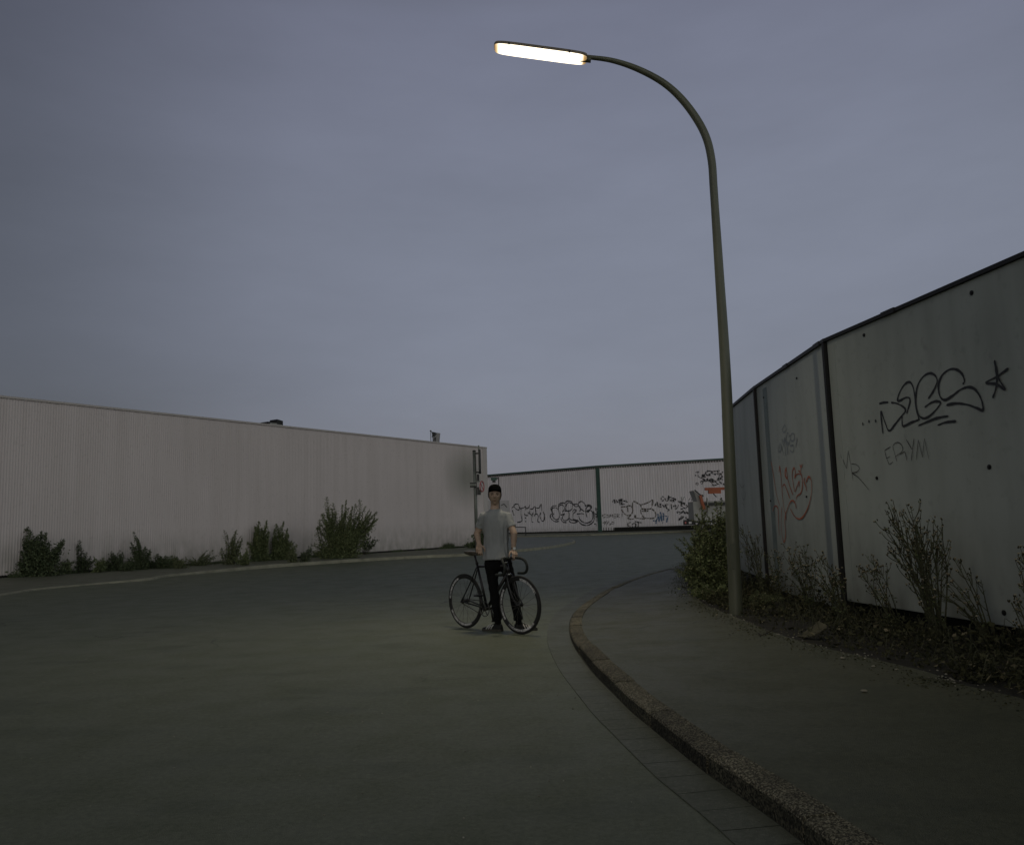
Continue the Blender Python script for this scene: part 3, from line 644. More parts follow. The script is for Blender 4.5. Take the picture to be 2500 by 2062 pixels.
# floodlight on a mast behind the man's cap
d_ = 88
lm = thing('floodlight', 'small dark floodlight box on a thin mast, seen just above the man', 'floodlight', tuple(V((aty(1217, 1190, d_).x, d_, .13))))
mb = MB(); q = aty(1217, 1164, d_); mb.tube([V((q.x, d_, .13)), V((q.x, d_, q.z))], .05, 8); mb.build('mast', M['dark'], lm)
a, b = aty(1198, 1165.5, d_), aty(1213, 1172, d_); mb = MB(); mb.box(((a+b)/2), (abs(b.x-a.x)/2, .18, abs(a.z-b.z)/2)); mb.build('housing', M['green'], lm)
a, b = aty(1202, 1172, d_), aty(1210, 1177, d_); mb = MB(); mb.box(((a+b)/2)-V((0, 0, .01)), (abs(b.x-a.x)/2, .15, abs(a.z-b.z)/2)); mb.build('bracket', M['dark'], lm)
a, b = aty(1212, 1166, d_), aty(1218, 1169, d_); mb = MB(); mb.box(((a+b)/2), (abs(b.x-a.x)/2, .05, abs(a.z-b.z)/2)); mb.build('arm', M['dark'], lm)
# handrail
d_ = 87; rail = MB()
pts = [aty(1215, 1308, d_), aty(1217, 1289, d_), aty(1220, 1287, d_), aty(1279, 1286.5, d_), aty(1282.5, 1289, d_), aty(1284, 1309, d_)]
pts[0].z = pts[-1].z = .13
rail.tube(smooth(pts, 4), .045, 8); tag(rail.build('barrier_rail', M['dark'], sm=True), 'low dark tubular barrier hoop on the far pavement behind the man', 'barrier')
# ---------------- lorry with orange crane
d_ = 80; cx0 = aty(1690, 1290, d_)
lo = thing('lorry', 'grey lorry with orange loading crane half hidden behind the shrub', 'lorry', (aty(1740, 1290, d_).x, d_, 0))
def lb(px0, py0, px1, py1, y0, y1, name, mt, par=lo, skew=0):
    a = aty(px0, py0, d_); b = aty(px1, py1, d_); mb = MB(); mb.box(((a.x+b.x)/2, (y0+y1)/2+d_, (a.z+b.z)/2), (abs(b.x-a.x)/2, (y1-y0)/2, abs(a.z-b.z)/2)); return mb.build(name, mt, par)
bdy = lb(1692, 1224, 1800, 1268, 0, 2.4, 'cargo_body', M['greybody'])
lb(1680, 1268.4, 1800, 1273, .1, 2.3, 'chassis', M['dark'])
bu = lb(1668, 1271, 1698, 1280.5, -.10, .02, 'bumper', M['black'])
lb(1671, 1273, 1675, 1278, -.13, -.102, 'rear_light', M['red'], bu); lb(1681, 1273, 1688, 1278, -.13, -.102, 'number_plate', M['white'], bu)
for px in (1715, 1770):
    c_ = aty(px, 1287, d_); mb = MB(); c_.z = .5; mb.tube([c_+V((0, .1, 0)), c_+V((0, .45, 0))], .5, 24); wl = mb.build('wheel', M['black'], lo)
    mb = MB(); mb.tube([c_+V((0, .07, 0)), c_+V((0, .099, 0))], .26, 18); mb.build('hub', M['greybody'], wl)
mb = MB()
def lp(px, py, yy=1.0): return aty(px, py, d_)+V((0, yy, 0))
mb.tube([lp(1694, 1196, -.3), lp(1708, 1208, -.3), lp(1716, 1210, -.3)], .07, 8); mb.build('hydraulic_arm', M['dark'], lo)
mb = MB(); a, b = lp(1708, 1209, -.25), lp(1717.5, 1243, -.25); mb.tube([a, b], .19, 4, up=V((1, 1, 0))); mb.build('crane_column', M['orange'], lo)
lb(1720, 1190.5, 1800, 1194.5, -.3, .1, 'crane_boom', M['orange']); lb(1728.5, 1196, 1759, 1204, -.28, .12, 'boom_box', M['orange'])
lb(1724, 1215, 1728.5, 1252, -.30, -.05, 'support_post', M['greybody']); lb(1716, 1227, 1800, 1231, -.2, -.01, 'side_rail', M['dark'])
mb = MB(); mb.tube([lp(1740, 1205, -.2), lp(1748, 1213, -.2)], .05, 6); mb.build('hose', M['dark'], lo)
mb = MB(); a = [lp(1693, 1197, 0), lp(1708, 1209, 0), lp(1716, 1210, 0), lp(1716, 1224, 0), lp(1703, 1224, 0)]
i = len(mb.v); mb.v += [tuple(p+V((0, .02, 0))) for p in a]+[tuple(p+V((0, 2.0, 0))) for p in a]; n_ = len(a)
mb.f.append(tuple(range(n_-1, -1, -1))); mb.f.append(tuple(range(n_, 2*n_)))
for k in range(n_): mb.f.append((k, (k+1) % n_, n_+(k+1) % n_, n_+k))
mb.build('headboard', M['greybody'], lo)

# ================================================================== SIGN POST by the long warehouse corner
D = 38.0
sb = aty(1165, 1345, D); sb.z = .12
sp = thing('sign_post', 'galvanised sign post at the corner of the long warehouse, beside the man', 'sign post', tuple(sb))
mb = MB(); t_ = aty(1157.5, 1101, D); sbx = V((aty(1163.2, 1266, D).x, D, .12)); mb.tube([V((t_.x+.02, D, .12)), t_], .076, 12); mb.build('pole', M['polegrey'], sp, True)
mb = MB(); mb.ell(t_+V((0, 0, .0)), (.085, .085, .05)); mb.build('pole_cap', M['dark'], sp, True)
def sx(name, x0, y0, x1, y1, dy0, dy1, mt, par=sp):
    a = aty(x0, y0, D); b = aty(x1, y1, D); mb = MB(); mb.box(((a.x+b.x)/2, D+(dy0+dy1)/2, (a.z+b.z)/2), (abs(b.x-a.x)/2, abs(dy1-dy0)/2, abs(a.z-b.z)/2)); return mb.build(name, mt, par)
sx('signal_board', 1168, 1098, 1174.5, 1150, -.30, .30, M['dark']); sx('board_edge', 1169.5, 1101, 1171, 1149, -.33, -.302, M['polegrey'])
sx('bracket', 1160, 1105, 1168, 1108, -.05, .05, M['dark']); sx('bracket', 1160, 1151, 1168, 1154, -.05, .05, M['dark'])
sx('stub_pole', 1166.5, 1087, 1170.5, 1098, -.04, .04, M['polegrey'])
mb = MB(); a = aty(1171.5, 1153, D); mb.ell(a, (.07, .3, .06)); mb.build('hood', M['black'], sp, True)
sx('connector_box', 1164.5, 1158, 1170, 1173, -.12, .12, M['black']); sx('clamp', 1161, 1173.5, 1173, 1176, -.09, .09, M['polegrey'])
cross = sx('cross_box', 1147.5, 1178, 1164, 1189, -.14, .14, M['dark'])
for k in range(3):
    a = aty(1150.5+k*5, 1183.5, D); mb = MB(); mb.tube([a+V((0, -.15, 0)), a+V((0, -.19, 0))], .06, 12); mb.build('lens', M['polegrey'], cross)
sx('lower_plate', 1165, 1189, 1174, 1207, -.2, .2, M['dark'])
a = aty(1175.5, 1187, D)
ax = V((.93, -.36, 0)).normalized()
mb = MB(); mb.tube([a-ax*.012, a+ax*.012], .27, 28); rs = mb.build('round_sign', M['white'], sp)
mb = MB(); up_ = V((0, 0, 1)); sd_ = ax.cross(up_).normalized()
ring = [a+ax*.018+(sd_*math.cos(t)+up_*math.sin(t))*.235 for t in [2*PI*i/28 for i in range(29)]]
mb.tube(ring, .034, 6, cap=False); mb.tube([a+ax*.018+(sd_+up_)*.15, a+ax*.018-(sd_+up_)*.15], .022, 6); mb.build('red_ring', M['red'], rs)

# ================================================================== RIGHT FENCE
fe = thing('panel_fence', 'tall grey sheet panel fence with spray tags along the near pavement', 'fence', (FEN[1].x, FEN[1].y, .1))
mb = MB()
FB = [fn_near, FEN[0], FEN[1], FEN[2], FEN[3]]
def fnorm(A, B):
    t = (B-A).normalized(); n = V((t.y, -t.x, 0)); m_ = (A+B)/2
    return n if (CAM-m_).dot(n) > 0 else -n
PAN = []
for k, (A, B, zb, lb_) in enumerate(((fn_near, FEN[0]+fd*0.9, .27, 'nearest blank grey panel'), (FEN[0]+fd*.9, FEN[1], .262, 'wide grey panel with large black lettering'), (FEN[1], FEN[2], .14, 'grey panel with orange and pale blue tags'), (FEN[2], FEN[3], .27, 'narrow far panel beside the lamp post'))):
    A = V((A.x, A.y, 0)); B = V((B.x, B.y, 0)); t = (B-A).normalized(); n = fnorm(A, B)
    A2 = A+t*.02; B2 = B-t*.035
    mb = MB(); mb.prism([A2[:2], B2[:2], (B2-n*.045)[:2], (A2-n*.045)[:2]], zb, H-.037)
    o = mb.build('panel', M['panel'], fe); lab(o, lb_)
    bv = o.modifiers.new('b', 'BEVEL'); bv.width = .006; bv.segments = 2
    PAN.append((A, B, n, o, t))
    mb = MB(); mb.prism([(B2+n*.004-t*.01)[:2], (B2+n*.004-t*.16)[:2], (B2+n*.0005-t*.16)[:2], (B2+n*.0005-t*.01)[:2]], zb+.02, H-.09); mb.build('edge_strip', M['panel'], o)
    mb = MB(); mb.prism([(A-t*.02+n*.035)[:2], (B+t*.0+n*.035)[:2], (B+t*.0-n*.08)[:2], (A-t*.02-n*.08)[:2]], H-.036, H+.0+.003*k); mb.build('capping', M['black'], fe)
    mb = MB(); mb.prism([(B-t*.030+n*.050)[:2], (B+t*.016+n*.050)[:2], (B+t*.016-n*.10)[:2], (B-t*.030-n*.10)[:2]], .03, H-.052); mb.build('post', M['black'], fe)
    mb = MB(); mb.prism([(A-n*.30)[:2], (B-n*.30)[:2], (B-n*.36)[:2], (A-n*.36)[:2]], -.1, .60); mb.build('plinth', M['darkgap'], fe)
# cap overlaps seen as small steps
for px, py in ((2173, 756), (1921, 884), (1998, 834)):
    kk = 1 if px > 2014 else 2; A, B, n, o, t = PAN[kk]; p = onwall(px, py, A, B); mb = MB(); mb.prism([(p-t*.12+n*.042)[:2], (p+t*.12+n*.042)[:2], (p+t*.12-n*.02)[:2], (p-t*.12-n*.02)[:2]], H-.042, H+.010); mb.build('cap_joint', M['black'], fe)
# bolts
for px, py, k, r in ((2110, 818, 1, .017), (2372.8, 715, 1, .019), (2416, 1139.6, 1, .019), (2141.4, 1166.4, 1, .016), (2452, 1495, 1, .02), (1945.7, 923, 2, .014), (1970, 1212, 2, .013), (1882, 1222, 2, .013), (1865, 970, 2, .012)):
    A, B, n, o, t = PAN[k]; p = onwall(px, py, A, B); mb = MB(); mb.tube([p, p+n*.008], r*1.25, 12); mb.tube([p+n*.008, p+n*.016], r*.7, 8); mb.build('bolt', M['black'], o)
# bluish stripe on the second panel
A, B, n, o2, t = PAN[2]
p0, p1 = onwall(1862, 955, A, B), onwall(1872, 955, A, B); w_ = (p1-p0).length
def up(p, z): return V((p.x, p.y, z))
mb = MB(); mb.v = [tuple(up(p0, .2)+n*.002), tuple(up(p1, .2)+n*.002), tuple(up(p1, H-.12)+n*.002), tuple(up(p0, H-.12)+n*.002)]; mb.f = [(0, 1, 2, 3)]; lab(mb.build('painted_stripe', M['tape'], o2), 'faded bluish vertical stripe')
# tags
A, B, n, o1, t = PAN[1]
oc, sc_ = (2060, 860), .209
degs = [([(415, 600), (470, 585), (525, 582)], 1.0), [(555, 585), (620, 595), (690, 630), (722, 665), (715, 700), (680, 740), (610, 830), (535, 915), (490, 830), (440, 690), (445, 800), (462, 950)], [(738, 715), (760, 640), (778, 570), (765, 530), (720, 530), (640, 568), (640, 510), (680, 420), (730, 360), (780, 350), (815, 410), (835, 520), (850, 640), (878, 760), (880, 785), (800, 815), (700, 860), (685, 800), (685, 735)],
        [(990, 540), (1040, 470), (1080, 390), (1095, 320), (1060, 260), (1000, 245), (930, 285), (870, 380), (848, 500), (850, 620), (880, 730), (940, 770), (1010, 740), (1090, 660), (1135, 590), (1090, 570), (1020, 590), (950, 640)],
        ([(1395, 375), (1415, 330), (1385, 250), (1320, 200), (1240, 200), (1160, 260), (1115, 360), (1115, 460), (1140, 530), (1190, 555), (1270, 510), (1360, 440), (1450, 405), (1530, 425), (1590, 500), (1625, 590), (1630, 675), (1560, 650), (1450, 610), (1320, 595), (1205, 615)], 1.1),
        [(875, 855), (980, 810), (1100, 765), (1230, 742)], [(1100, 850), (1200, 815), (1320, 803)], [(228, 835)], [(300, 805)], [(377, 800)], ([(1768, 90), (1790, 200), (1800, 300), (1785, 430), (1750, 535)], 1.2), [(1935, 185), (1800, 280), (1670, 355), (1790, 370), (1895, 435), (1840, 340), (1805, 270)]]
strokes('graffiti', degs, oc, sc_, A, B, n, .022, M['ink'], o1, 8, None, 'large looping black tag with underlines and a star')
erym = [[(550, 1100), (480, 1145), (505, 1240), (535, 1310), (580, 1275)], [(500, 1240), (550, 1210)], [(625, 1275), (600, 1180), (580, 1090), (630, 1050), (680, 1080), (690, 1150), (610, 1215)], [(660, 1190), (720, 1155), (745, 1265)], [(735, 1015), (805, 1135)], [(828, 1005), (810, 1140), (798, 1270)], [(855, 1260), (880, 1020), (930, 1225), (952, 1005), (1005, 1245)]]
def seg(S): return [[tuple(p) for p in s] for s in S]
def sharp(S):
    out = []
    for s in S: out += [[a, b] for a, b in zip(s, s[1:])]
    return out
er = sharp(erym[:2])+[erym[2]]+sharp(erym[3:])
strokes('graffiti', er, oc, sc_, A, B, n, .0075, M['inkthin'], o1, 5, None, 'thin marker letters reading ERYM')
om, sm_ = (1820, 1000), .2189
mr_ = sharp([[(1100, 740), (1065, 490), (1130, 655), (1150, 455), (1180, 620), (1205, 795)]])+[[(1180, 600), (1240, 610), (1275, 650), (1250, 690), (1190, 705)], [(1190, 705), (1260, 750), (1340, 840), (1385, 897)]]
strokes('graffiti', mr_, om, sm_, A, B, n, .008, M['inkthin'], o1, 5, None, 'thin marker letters reading MR')
A, B, n, o2, t = PAN[2]
ora = [[(285, 570), (300, 640), (330, 830), (350, 950), (385, 1070)], [(375, 700), (385, 630), (400, 760), (420, 1000), (440, 1150)], ([(460, 640), (445, 690), (450, 740), (470, 765), (464, 700), (455, 660)], 1.7), [(415, 860), (435, 830), (460, 880), (500, 990)], [(475, 770), (500, 860), (535, 950)], [(545, 635), (525, 700), (530, 780), (550, 900), (560, 910)], [(545, 640), (560, 690), (552, 760), (575, 720), (620, 720), (640, 790), (635, 880), (620, 930), (580, 960), (570, 1000)], [(560, 910), (590, 820), (605, 800), (600, 860)], ([(610, 610), (625, 640), (640, 605)], 1.4), [(625, 640), (615, 690), (595, 675)], [(615, 690), (635, 735)], ([(665, 755), (660, 800), (680, 860), (688, 905)], 1.1), [(680, 810), (710, 745), (740, 790), (745, 900), (730, 1000), (700, 1100), (650, 1190), (600, 1215), (550, 1180), (505, 1100)], [(310, 1130), (325, 1085), (345, 1070), (370, 1110), (375, 1250), (385, 1400)], [(410, 1080), (405, 1250), (415, 1400), (437, 1475), (455, 1380), (445, 1220), (470, 1120), (500, 1040), (530, 1010), (560, 1040), (575, 1105)], ([(450, 1130), (460, 1230)], 1.8)]
strokes('graffiti', ora, om, sm_, A, B, n, .021, M['inkorange'], o2, 6, None, 'tall scrawled orange tag')
pal = [[(435, 170), (415, 220), (430, 255), (455, 220), (445, 175), (435, 170)], [(465, 265), (455, 340), (475, 390), (500, 330), (480, 260), (465, 265)], [(520, 265), (500, 300), (520, 350), (550, 320), (540, 265), (515, 265)], [(380, 390), (370, 470), (400, 440), (395, 390), (385, 380)], [(400, 390), (430, 500)], [(440, 400), (450, 510)], [(470, 400), (475, 500)], [(500, 400), (540, 400), (535, 470), (500, 450)], [(580, 310), (565, 420)], [(410, 320), (430, 400), (440, 310), (460, 400)], [(420, 345), (455, 350), (500, 380)]]
strokes('graffiti', pal, om, sm_, A, B, n, .022, M['inkpale'], o2, 6, None, 'small pale blue sprayed tag above the orange one')
A, B, n, o3, t = PAN[3]
strokes('graffiti', [[(1806, 1180), (1812, 1190), (1818, 1182)], [(1810, 1200), (1816, 1220), (1822, 1198)], [(1812, 1225), (1818, 1236)]], (0, 0), 1, A, B, n, .012, M['inkgrey'], o3, 4, None, 'faint grey marks')

# ================================================================== STREET LAMP
LB = atz(1797, 1497, .1); LD = LB.y
la = thing('street_lamp', 'tall olive curved street lamp, lit, standing at the pavement edge', 'street lamp', tuple(LB))
pc = [(1785, 1220), (1771, 900), (1757, 680), (1745, 500), (1742, 455), (1737.6, 394.4), (1725.4, 339.7), (1701, 291), (1661.6, 239.4), (1616, 200), (1555, 168), (1494.4, 148.2), (1434, 139.6)]
pts = [V((LB.x, LB.y, .05))]+[aty(x, y, LD) for x, y in pc]
rad = [.083, .078, .068, .060, .053, .053, .053, .053, .052, .049, .045, .040, .034, .029]
sp_ = smooth(pts, 6); rr_ = []
for k in range(len(pts)-1):
    for j in range(6): rr_.append(rad[k]+(rad[k+1]-rad[k])*j/6)
rr_.append(rad[-1])
mb = MB(); mb.tube(sp_[:24+3], rr_[:24+3], 24, cap=False); mb.build('pole', M['pole'], la, True)
mb = MB(); mb.tube(sp_[24:], [q*1.006 for q in rr_[24:]], 24, cap=False); mb.build('arm', M['pole'], la, True)
# small access hatch and band on the pole
mb = MB(); hpz = V((LB.x-.02, LB.y, 1.0)); mb.box(V((LB.x-.012, LB.y-.079, .82)), (.035, .006, .16)); mb.build('hatch', M['pole'], la)
HA, HB = aty(1434, 146.5, LD), aty(1206, 116, LD)
ha = (HB-HA).normalized(); hl = (HB-HA).length; hs = V((0, 1, 0)); hu = hs.cross(ha); hu = hu if hu.z > 0 else -hu
def headshape(z0, z1, ins0, ins1, hw=.135, n=48):
    "stadium-like rounded box, lofted between inset rings"
    mb = MB(); rings = []
    for z, ins in zip(z0, ins0):
        ring = []
        for k in range(n):
            a = 2*PI*k/n; e = .36; cx_ = math.copysign(abs(math.cos(a))**e, math.cos(a)); cy_ = math.copysign(abs(math.sin(a))**e, math.sin(a))
            ring.append(HA+ha*(hl/2+cx_*(hl/2-ins))+hs*(cy_*(hw-ins))+hu*z)
        rings.append(ring)
    for r in rings: mb.v += [tuple(p) for p in r]
    for i in range(len(rings)-1):
        for k in range(n): q = i*n; mb.f.append((q+k, q+(k+1) % n, q+n+(k+1) % n, q+n+k))
    mb.f.append(tuple(range(n-1, -1, -1))); q = (len(rings)-1)*n; mb.f.append(tuple(range(q, q+n)))
    return mb
hd = headshape([.0, .004, .022, .042, .056, .060], None, [.004, .0, .0, .010, .035, .08], None).build('lamp_housing', mat('lamp housing', (.20, .17, .13), .5, .2, 6), la, True)
LENS = bpy.data.materials.new('lit lamp lens'); LENS.use_nodes = True; N = LENS.node_tree; b_ = N.nodes['Principled BSDF']
b_.inputs['Base Color'].default_value = (.8, .75, .6, 1)
tc_ = N.nodes.new('ShaderNodeTexCoord'); sx_ = N.nodes.new('ShaderNodeSeparateXYZ'); N.links.new(tc_.outputs['Generated'], sx_.inputs[0])
rq = N.nodes.new('ShaderNodeValToRGB'); N.links.new(sx_.outputs['X'], rq.inputs[0]); el = rq.color_ramp.elements
el[0].position = 0; el[0].color = (.10, .055, .02, 1); el[1].position = 1; el[1].color = (.05, .028, .01, 1)
for p_, c_ in ((.022, (.30, .20, .09)), (.06, (1, .87, .66)), (.93, (1, .87, .66)), (.965, (.22, .13, .045))): q = el.new(p_); q.color = (*c_, 1)
N.links.new(rq.outputs[0], b_.inputs['Emission Color']); b_.inputs['Emission Strength'].default_value = 2.6
al = bpy.data.lights.new('lamp_light', 'AREA'); al.shape = 'RECTANGLE'; al.size = .80; al.size_y = .045; al.energy = 58; al.spread = math.radians(108); al.color = (1, .87, .66)
ao = bpy.data.objects.new('lamp_light', al); C.objects.link(ao); zz = -(-hu); ao.matrix_world = Matrix(((ha.x, hs.x, hu.x, (HA+ha*hl/2-hu*.040).x), (ha.y, hs.y, hu.y, (HA+ha*hl/2-hu*.040).y), (ha.z, hs.z, hu.z, (HA+ha*hl/2-hu*.040).z), (0, 0, 0, 1))); ao.parent = la; ao.matrix_parent_inverse = la.matrix_world.inverted()
headshape([-.002, -.012, -.022, -.030, -.033], None, [.008, .009, .016, .035, .06], None).build('lamp_lens', LENS, la, True)
for f_ in (.20, .84):
    for sg in (-1, 1):
        mb = MB(); mb.box(HA+ha*hl*f_+hs*.137*sg+hu*.004, (.012, .006, .018)); mb.build('clip', M['dark'], la)
mb = MB(); mb.tube([HA-ha*.05, HA+ha*.10], .036, 14); mb.build('collar', M['pole'], la, True)
# ================================================================== BICYCLE
R0 = atz(1136, 1532, 0); F0 = atz(1275, 1548, 0)
fw = (F0-R0).normalized(); WB = (F0-R0).length
mid = (R0+F0)/2; WBU = min(WB, 1.04); R0 = mid-fw*WBU/2; F0 = mid+fw*WBU/2; WB = WBU
lf = V((-fw.y, fw.x, 0)); UPB = (V((0, 0, 1))+lf*-.015).normalized()
KS = WB/.965
def B(s, l, z): return R0+fw*(s*KS)+lf*l+UPB*z
bk_ = thing('bicycle', 'black fixed-gear track bicycle with drop bars and deep lettered rims, held upright by the man', 'bicycle', tuple((R0+F0)/2))
mblk = mat('gloss black bicycle paint', (.010, .010, .011), .35, .2, 8)
mtyre = mat('tyre rubber', (.014, .014, .013), .8, .2, 20); mchr = mat('chrome', (.45, .45, .43), .25, .1, 8, metal=.9)
mbar = mat('black bar tape', (.012, .016, .013), .65, .3, 30); mrim = mat('black rim', (.013, .013, .014), .45, .2, 8)
mspk = mat('steel spokes', (.10, .10, .095), .4, .2, 8, metal=.5); mlet = mat('pale rim lettering', (.68, .68, .68), .5, .1, 10)
mtrk = mat('worn brake track', (.035, .035, .034), .35, .2, 8, metal=.5)
def wheel(ax, fwv, lv, arcs, seed):
    "ax = hub centre"
    lv = lv.normalized(); up_ = UPB
    def pt(a, R, l): return ax+fwv*(math.cos(a)*R*1.03)+up_*(math.sin(a)*R*1.03)+lv*l
    n = 72
    def lathe(prof_l):
        mb = MB(); m_ = len(prof_l)
        for k in range(n):
            for R, l in prof_l: mb.v.append(tuple(pt(2*PI*k/n, R, l)))
        for k in range(n):
            for j in range(m_):
                a = k*m_+j; b = k*m_+(j+1) % m_; c = ((k+1) % n)*m_+(j+1) % m_; d = ((k+1) % n)*m_+j; mb.f.append((a, b, c, d))
        return mb
    ty = [(.3225+.0125*math.cos(a), .0118*math.sin(a)) for a in [2*PI*j/10 for j in range(10)]]
    w_ = thing_part('wheel', bk_)
    lathe(ty).build('tyre', mtyre, w_, True)
    lathe([(.315, .009), (.315, -.009), (.306, -.0105), (.290, -.0095), (.278, -.004), (.276, 0), (.278, .004), (.290, .0095), (.306, .0105)]).build('rim', mrim, w_, True)
    mb = lathe([(.3135, -.0106), (.3065, -.0113), (.3065, -.0104), (.3135, -.0098)]); mb.build('brake_track', mtrk, w_, True)
    mb = MB(); mb.tube([ax-lv*.048, ax+lv*.048], .016, 14); mb.tube([ax-lv*.036, ax-lv*.032], .027, 18); mb.tube([ax+lv*.032, ax+lv*.036], .027, 18); mb.tube([ax-lv*.062, ax+lv*.062], .008, 8); mb.build('hub', mblk, w_, True)
    mb = MB()
    for k in range(20):
        a = 2*PI*k/20+.08; sd = .033 if k % 2 else -.033; cr = .55*(1 if (k//2) % 2 else -1)
        mb.tube([pt(a+cr, .024, sd), pt(a, .278, 0)], .0016, 4, cap=False)
    mb.build('spokes', mspk, w_)
    mb = MB(); rg = random.Random(seed)
    for a0, a1 in arcs:
        a = a0
        while a < a1:
            st_ = rg.choice(('I', 'C', 'V', 'O', 'M')); wd_ = .055
            def g(u, v): return pt(a+u*wd_, .281+v*.023, -.0112+.0012*(1-abs(v-.5)*2))
            segs = {'I': [((.3, 0), (.5, 1))], 'C': [((.9, 1), (.3, 1)), ((.3, 1), (.1, 0)), ((.1, 0), (.7, 0))], 'V': [((0, 1), (.3, 0)), ((.3, 0), (.9, 1))], 'O': [((.3, 1), (.9, 1)), ((.9, 1), (.7, 0)), ((.7, 0), (.1, 0)), ((.1, 0), (.3, 1))], 'M': [((0, 0), (.25, 1)), ((.25, 1), (.45, 0)), ((.45, 0), (.75, 1)), ((.75, 1), (.9, 0))]}[st_]
            for p, q in segs: mb.tube([g(*p)-lv*.001, g(*q)-lv*.001], .0028, 4)
            a += wd_*1.15
    mb.build('rim_lettering', mlet, w_)
    return w_
def thing_part(name, parent):
    o = bpy.data.objects.new(name, None); C.objects.link(o); o.empty_display_size = .1; o.parent = parent; o.matrix_parent_inverse = parent.matrix_world.inverted(); return o
D2R = math.radians
# local angle 0 = forward (picture right), 90 = up
wheel(B(0, 0, .345), fw, lf, [(D2R(205), D2R(292)), (D2R(112), D2R(176))], 1)
ca, sa = math.cos(D2R(4)), math.sin(D2R(4)); fw2 = fw*ca-lf*sa*-1; fw2.normalize(); lf2 = V((-fw2.y, fw2.x, 0))
wheel(B(.965, 0, .345), fw2, lf2, [(D2R(232), D2R(318)), (D2R(145), D2R(215)), (D2R(28), D2R(85))], 2)
BBp = B(.40, 0, .27); STp = B(.250, 0, .80); HTt = B(.765, 0, .835); HTb = B(.805, 0, .70)
mb = MB()
mb.tube([BBp, STp+(STp-BBp).normalized()*.02], .0165, 14); mb.tube([lerp(STp, BBp, .03), lerp(HTt, HTb, .22)], .0155, 14)
mb.tube([BBp, lerp(HTt, HTb, .78)], .021, 14); mb.tube([HTt, HTb], .0215, 14)
mb.tube([BBp-lf*.036, BBp+lf*.036], .023, 14)
for sg in (-1, 1):
    mb.tube(smooth([B(.245, sg*.012, .775), B(.14, sg*.030, .58), B(.0, sg*.060, .352)], 5), [.0085]*11, 8)
    mb.tube(smooth([B(.385, sg*.022, .275), B(.2, sg*.040, .305), B(-.012, sg*.060, .345)], 5), [.010]*11, 8)
    mb.box(B(-.005, sg*.060, .337), (.018, .004, .014), Matrix.Rotation(math.atan2(fw.y, fw.x), 3, 'Z'))
mb.tube([B(.165, -.026, .62), B(.165, .026, .62)], .007, 8)
mb.build('frame', mblk, bk_, True)
mb = MB()
mb.tube([B(.806, -.045, .688), B(.806, .045, .688)], .016, 10)
for sg in (-1, 1): mb.tube(smooth([B(.808, sg*.040, .690), B(.845, sg*.048, .56), B(.895, sg*.050, .44), B(.965, sg*.052, .345)], 5), [.0135-.006*k/15 for k in range(16)], 10)
mb.build('fork', mblk, bk_, True)
mb = MB(); mb.tube([lerp(HTb, HTt, -.09), lerp(HTb, HTt, .07)], .0255, 16); mb.build('headset', mchr, bk_, True)
mb = MB(); mb.tube([lerp(HTb, HTt, 1.0), lerp(HTb, HTt, 1.10)], .0245, 16); mb.build('headset', mchr, bk_, True)
mb = MB(); mb.tube([STp, B(.203, 0, .935)], .0132, 12); mb.build('seatpost', mblk, bk_, True)
mb = MB(); q = lerp(BBp, STp, 1.03); mb.tube([q, q+(STp-BBp).normalized()*.022], .020, 12); mb.build('seat_clamp', mblk, bk_, True)
# saddle
mb = MB(); secs = [(.060, .050, .970, .018), (.085, .068, .975, .026), (.13, .070, .973, .030), (.18, .055, .968, .030), (.22, .034, .966, .028), (.27, .022, .966, .024), (.32, .018, .964, .020), (.34, .010, .958, .012)]
nn_s = 14
for s, w_, z, h in secs:
    for k in range(nn_s):
        a = 2*PI*k/nn_s; yy = math.sin(a); mb.v.append(tuple(B(s, math.cos(a)*w_, z+(yy*.35*h if yy > 0 else yy*h*1.7))))
for i in range(len(secs)-1):
    for k in range(nn_s): q = i*nn_s; mb.f.append((q+k, q+nn_s+k, q+nn_s+(k+1) % nn_s, q+(k+1) % nn_s))
mb.f.append(tuple(range(nn_s))); q = (len(secs)-1)*nn_s; mb.f.append(tuple(range(q+nn_s-1, q-1, -1)))
mb.build('saddle', mat('worn leather saddle', (.055, .048, .036), .45, .4, 20), bk_, True)
mb = MB()
for sg in (-1, 1): mb.tube(smooth([B(.11, sg*.022, .952), B(.17, sg*.022, .932), B(.24, sg*.020, .936), B(.31, sg*.008, .952)], 4), [.0035]*13, 6)
mb.build('saddle_rails', mchr, bk_, True)
# stem and bars
mb = MB(); mb.tube([lerp(HTb, HTt, 1.05), B(.752, 0, .900)], .0125, 12); mb.tube(smooth([B(.752, 0, .886), B(.79, 0, .893), B(.823, 0, .897)], 4), [.0155]*9, 12); mb.tube([B(.825, -.022, .897), B(.825, .022, .897)], .021, 14); mb.build('stem', mblk, bk_, True)
def halfbar(sg): return [B(.825, 0, .897), B(.825, sg*.05, .897), B(.832, sg*.10, .896), B(.855, sg*.15, .888), B(.893, sg*.178, .862), B(.922, sg*.183, .815), B(.927, sg*.183, .765), B(.905, sg*.183, .722), B(.862, sg*.183, .706), B(.775, sg*.183, .705)]
mb = MB()
for sg in (-1, 1):
    P = smooth(halfbar(sg), 6); mb.tube(P, [.013 if k < 8 else .0168 for k in range(len(P))], 12)
mb.build('handlebar', mbar, bk_, True)
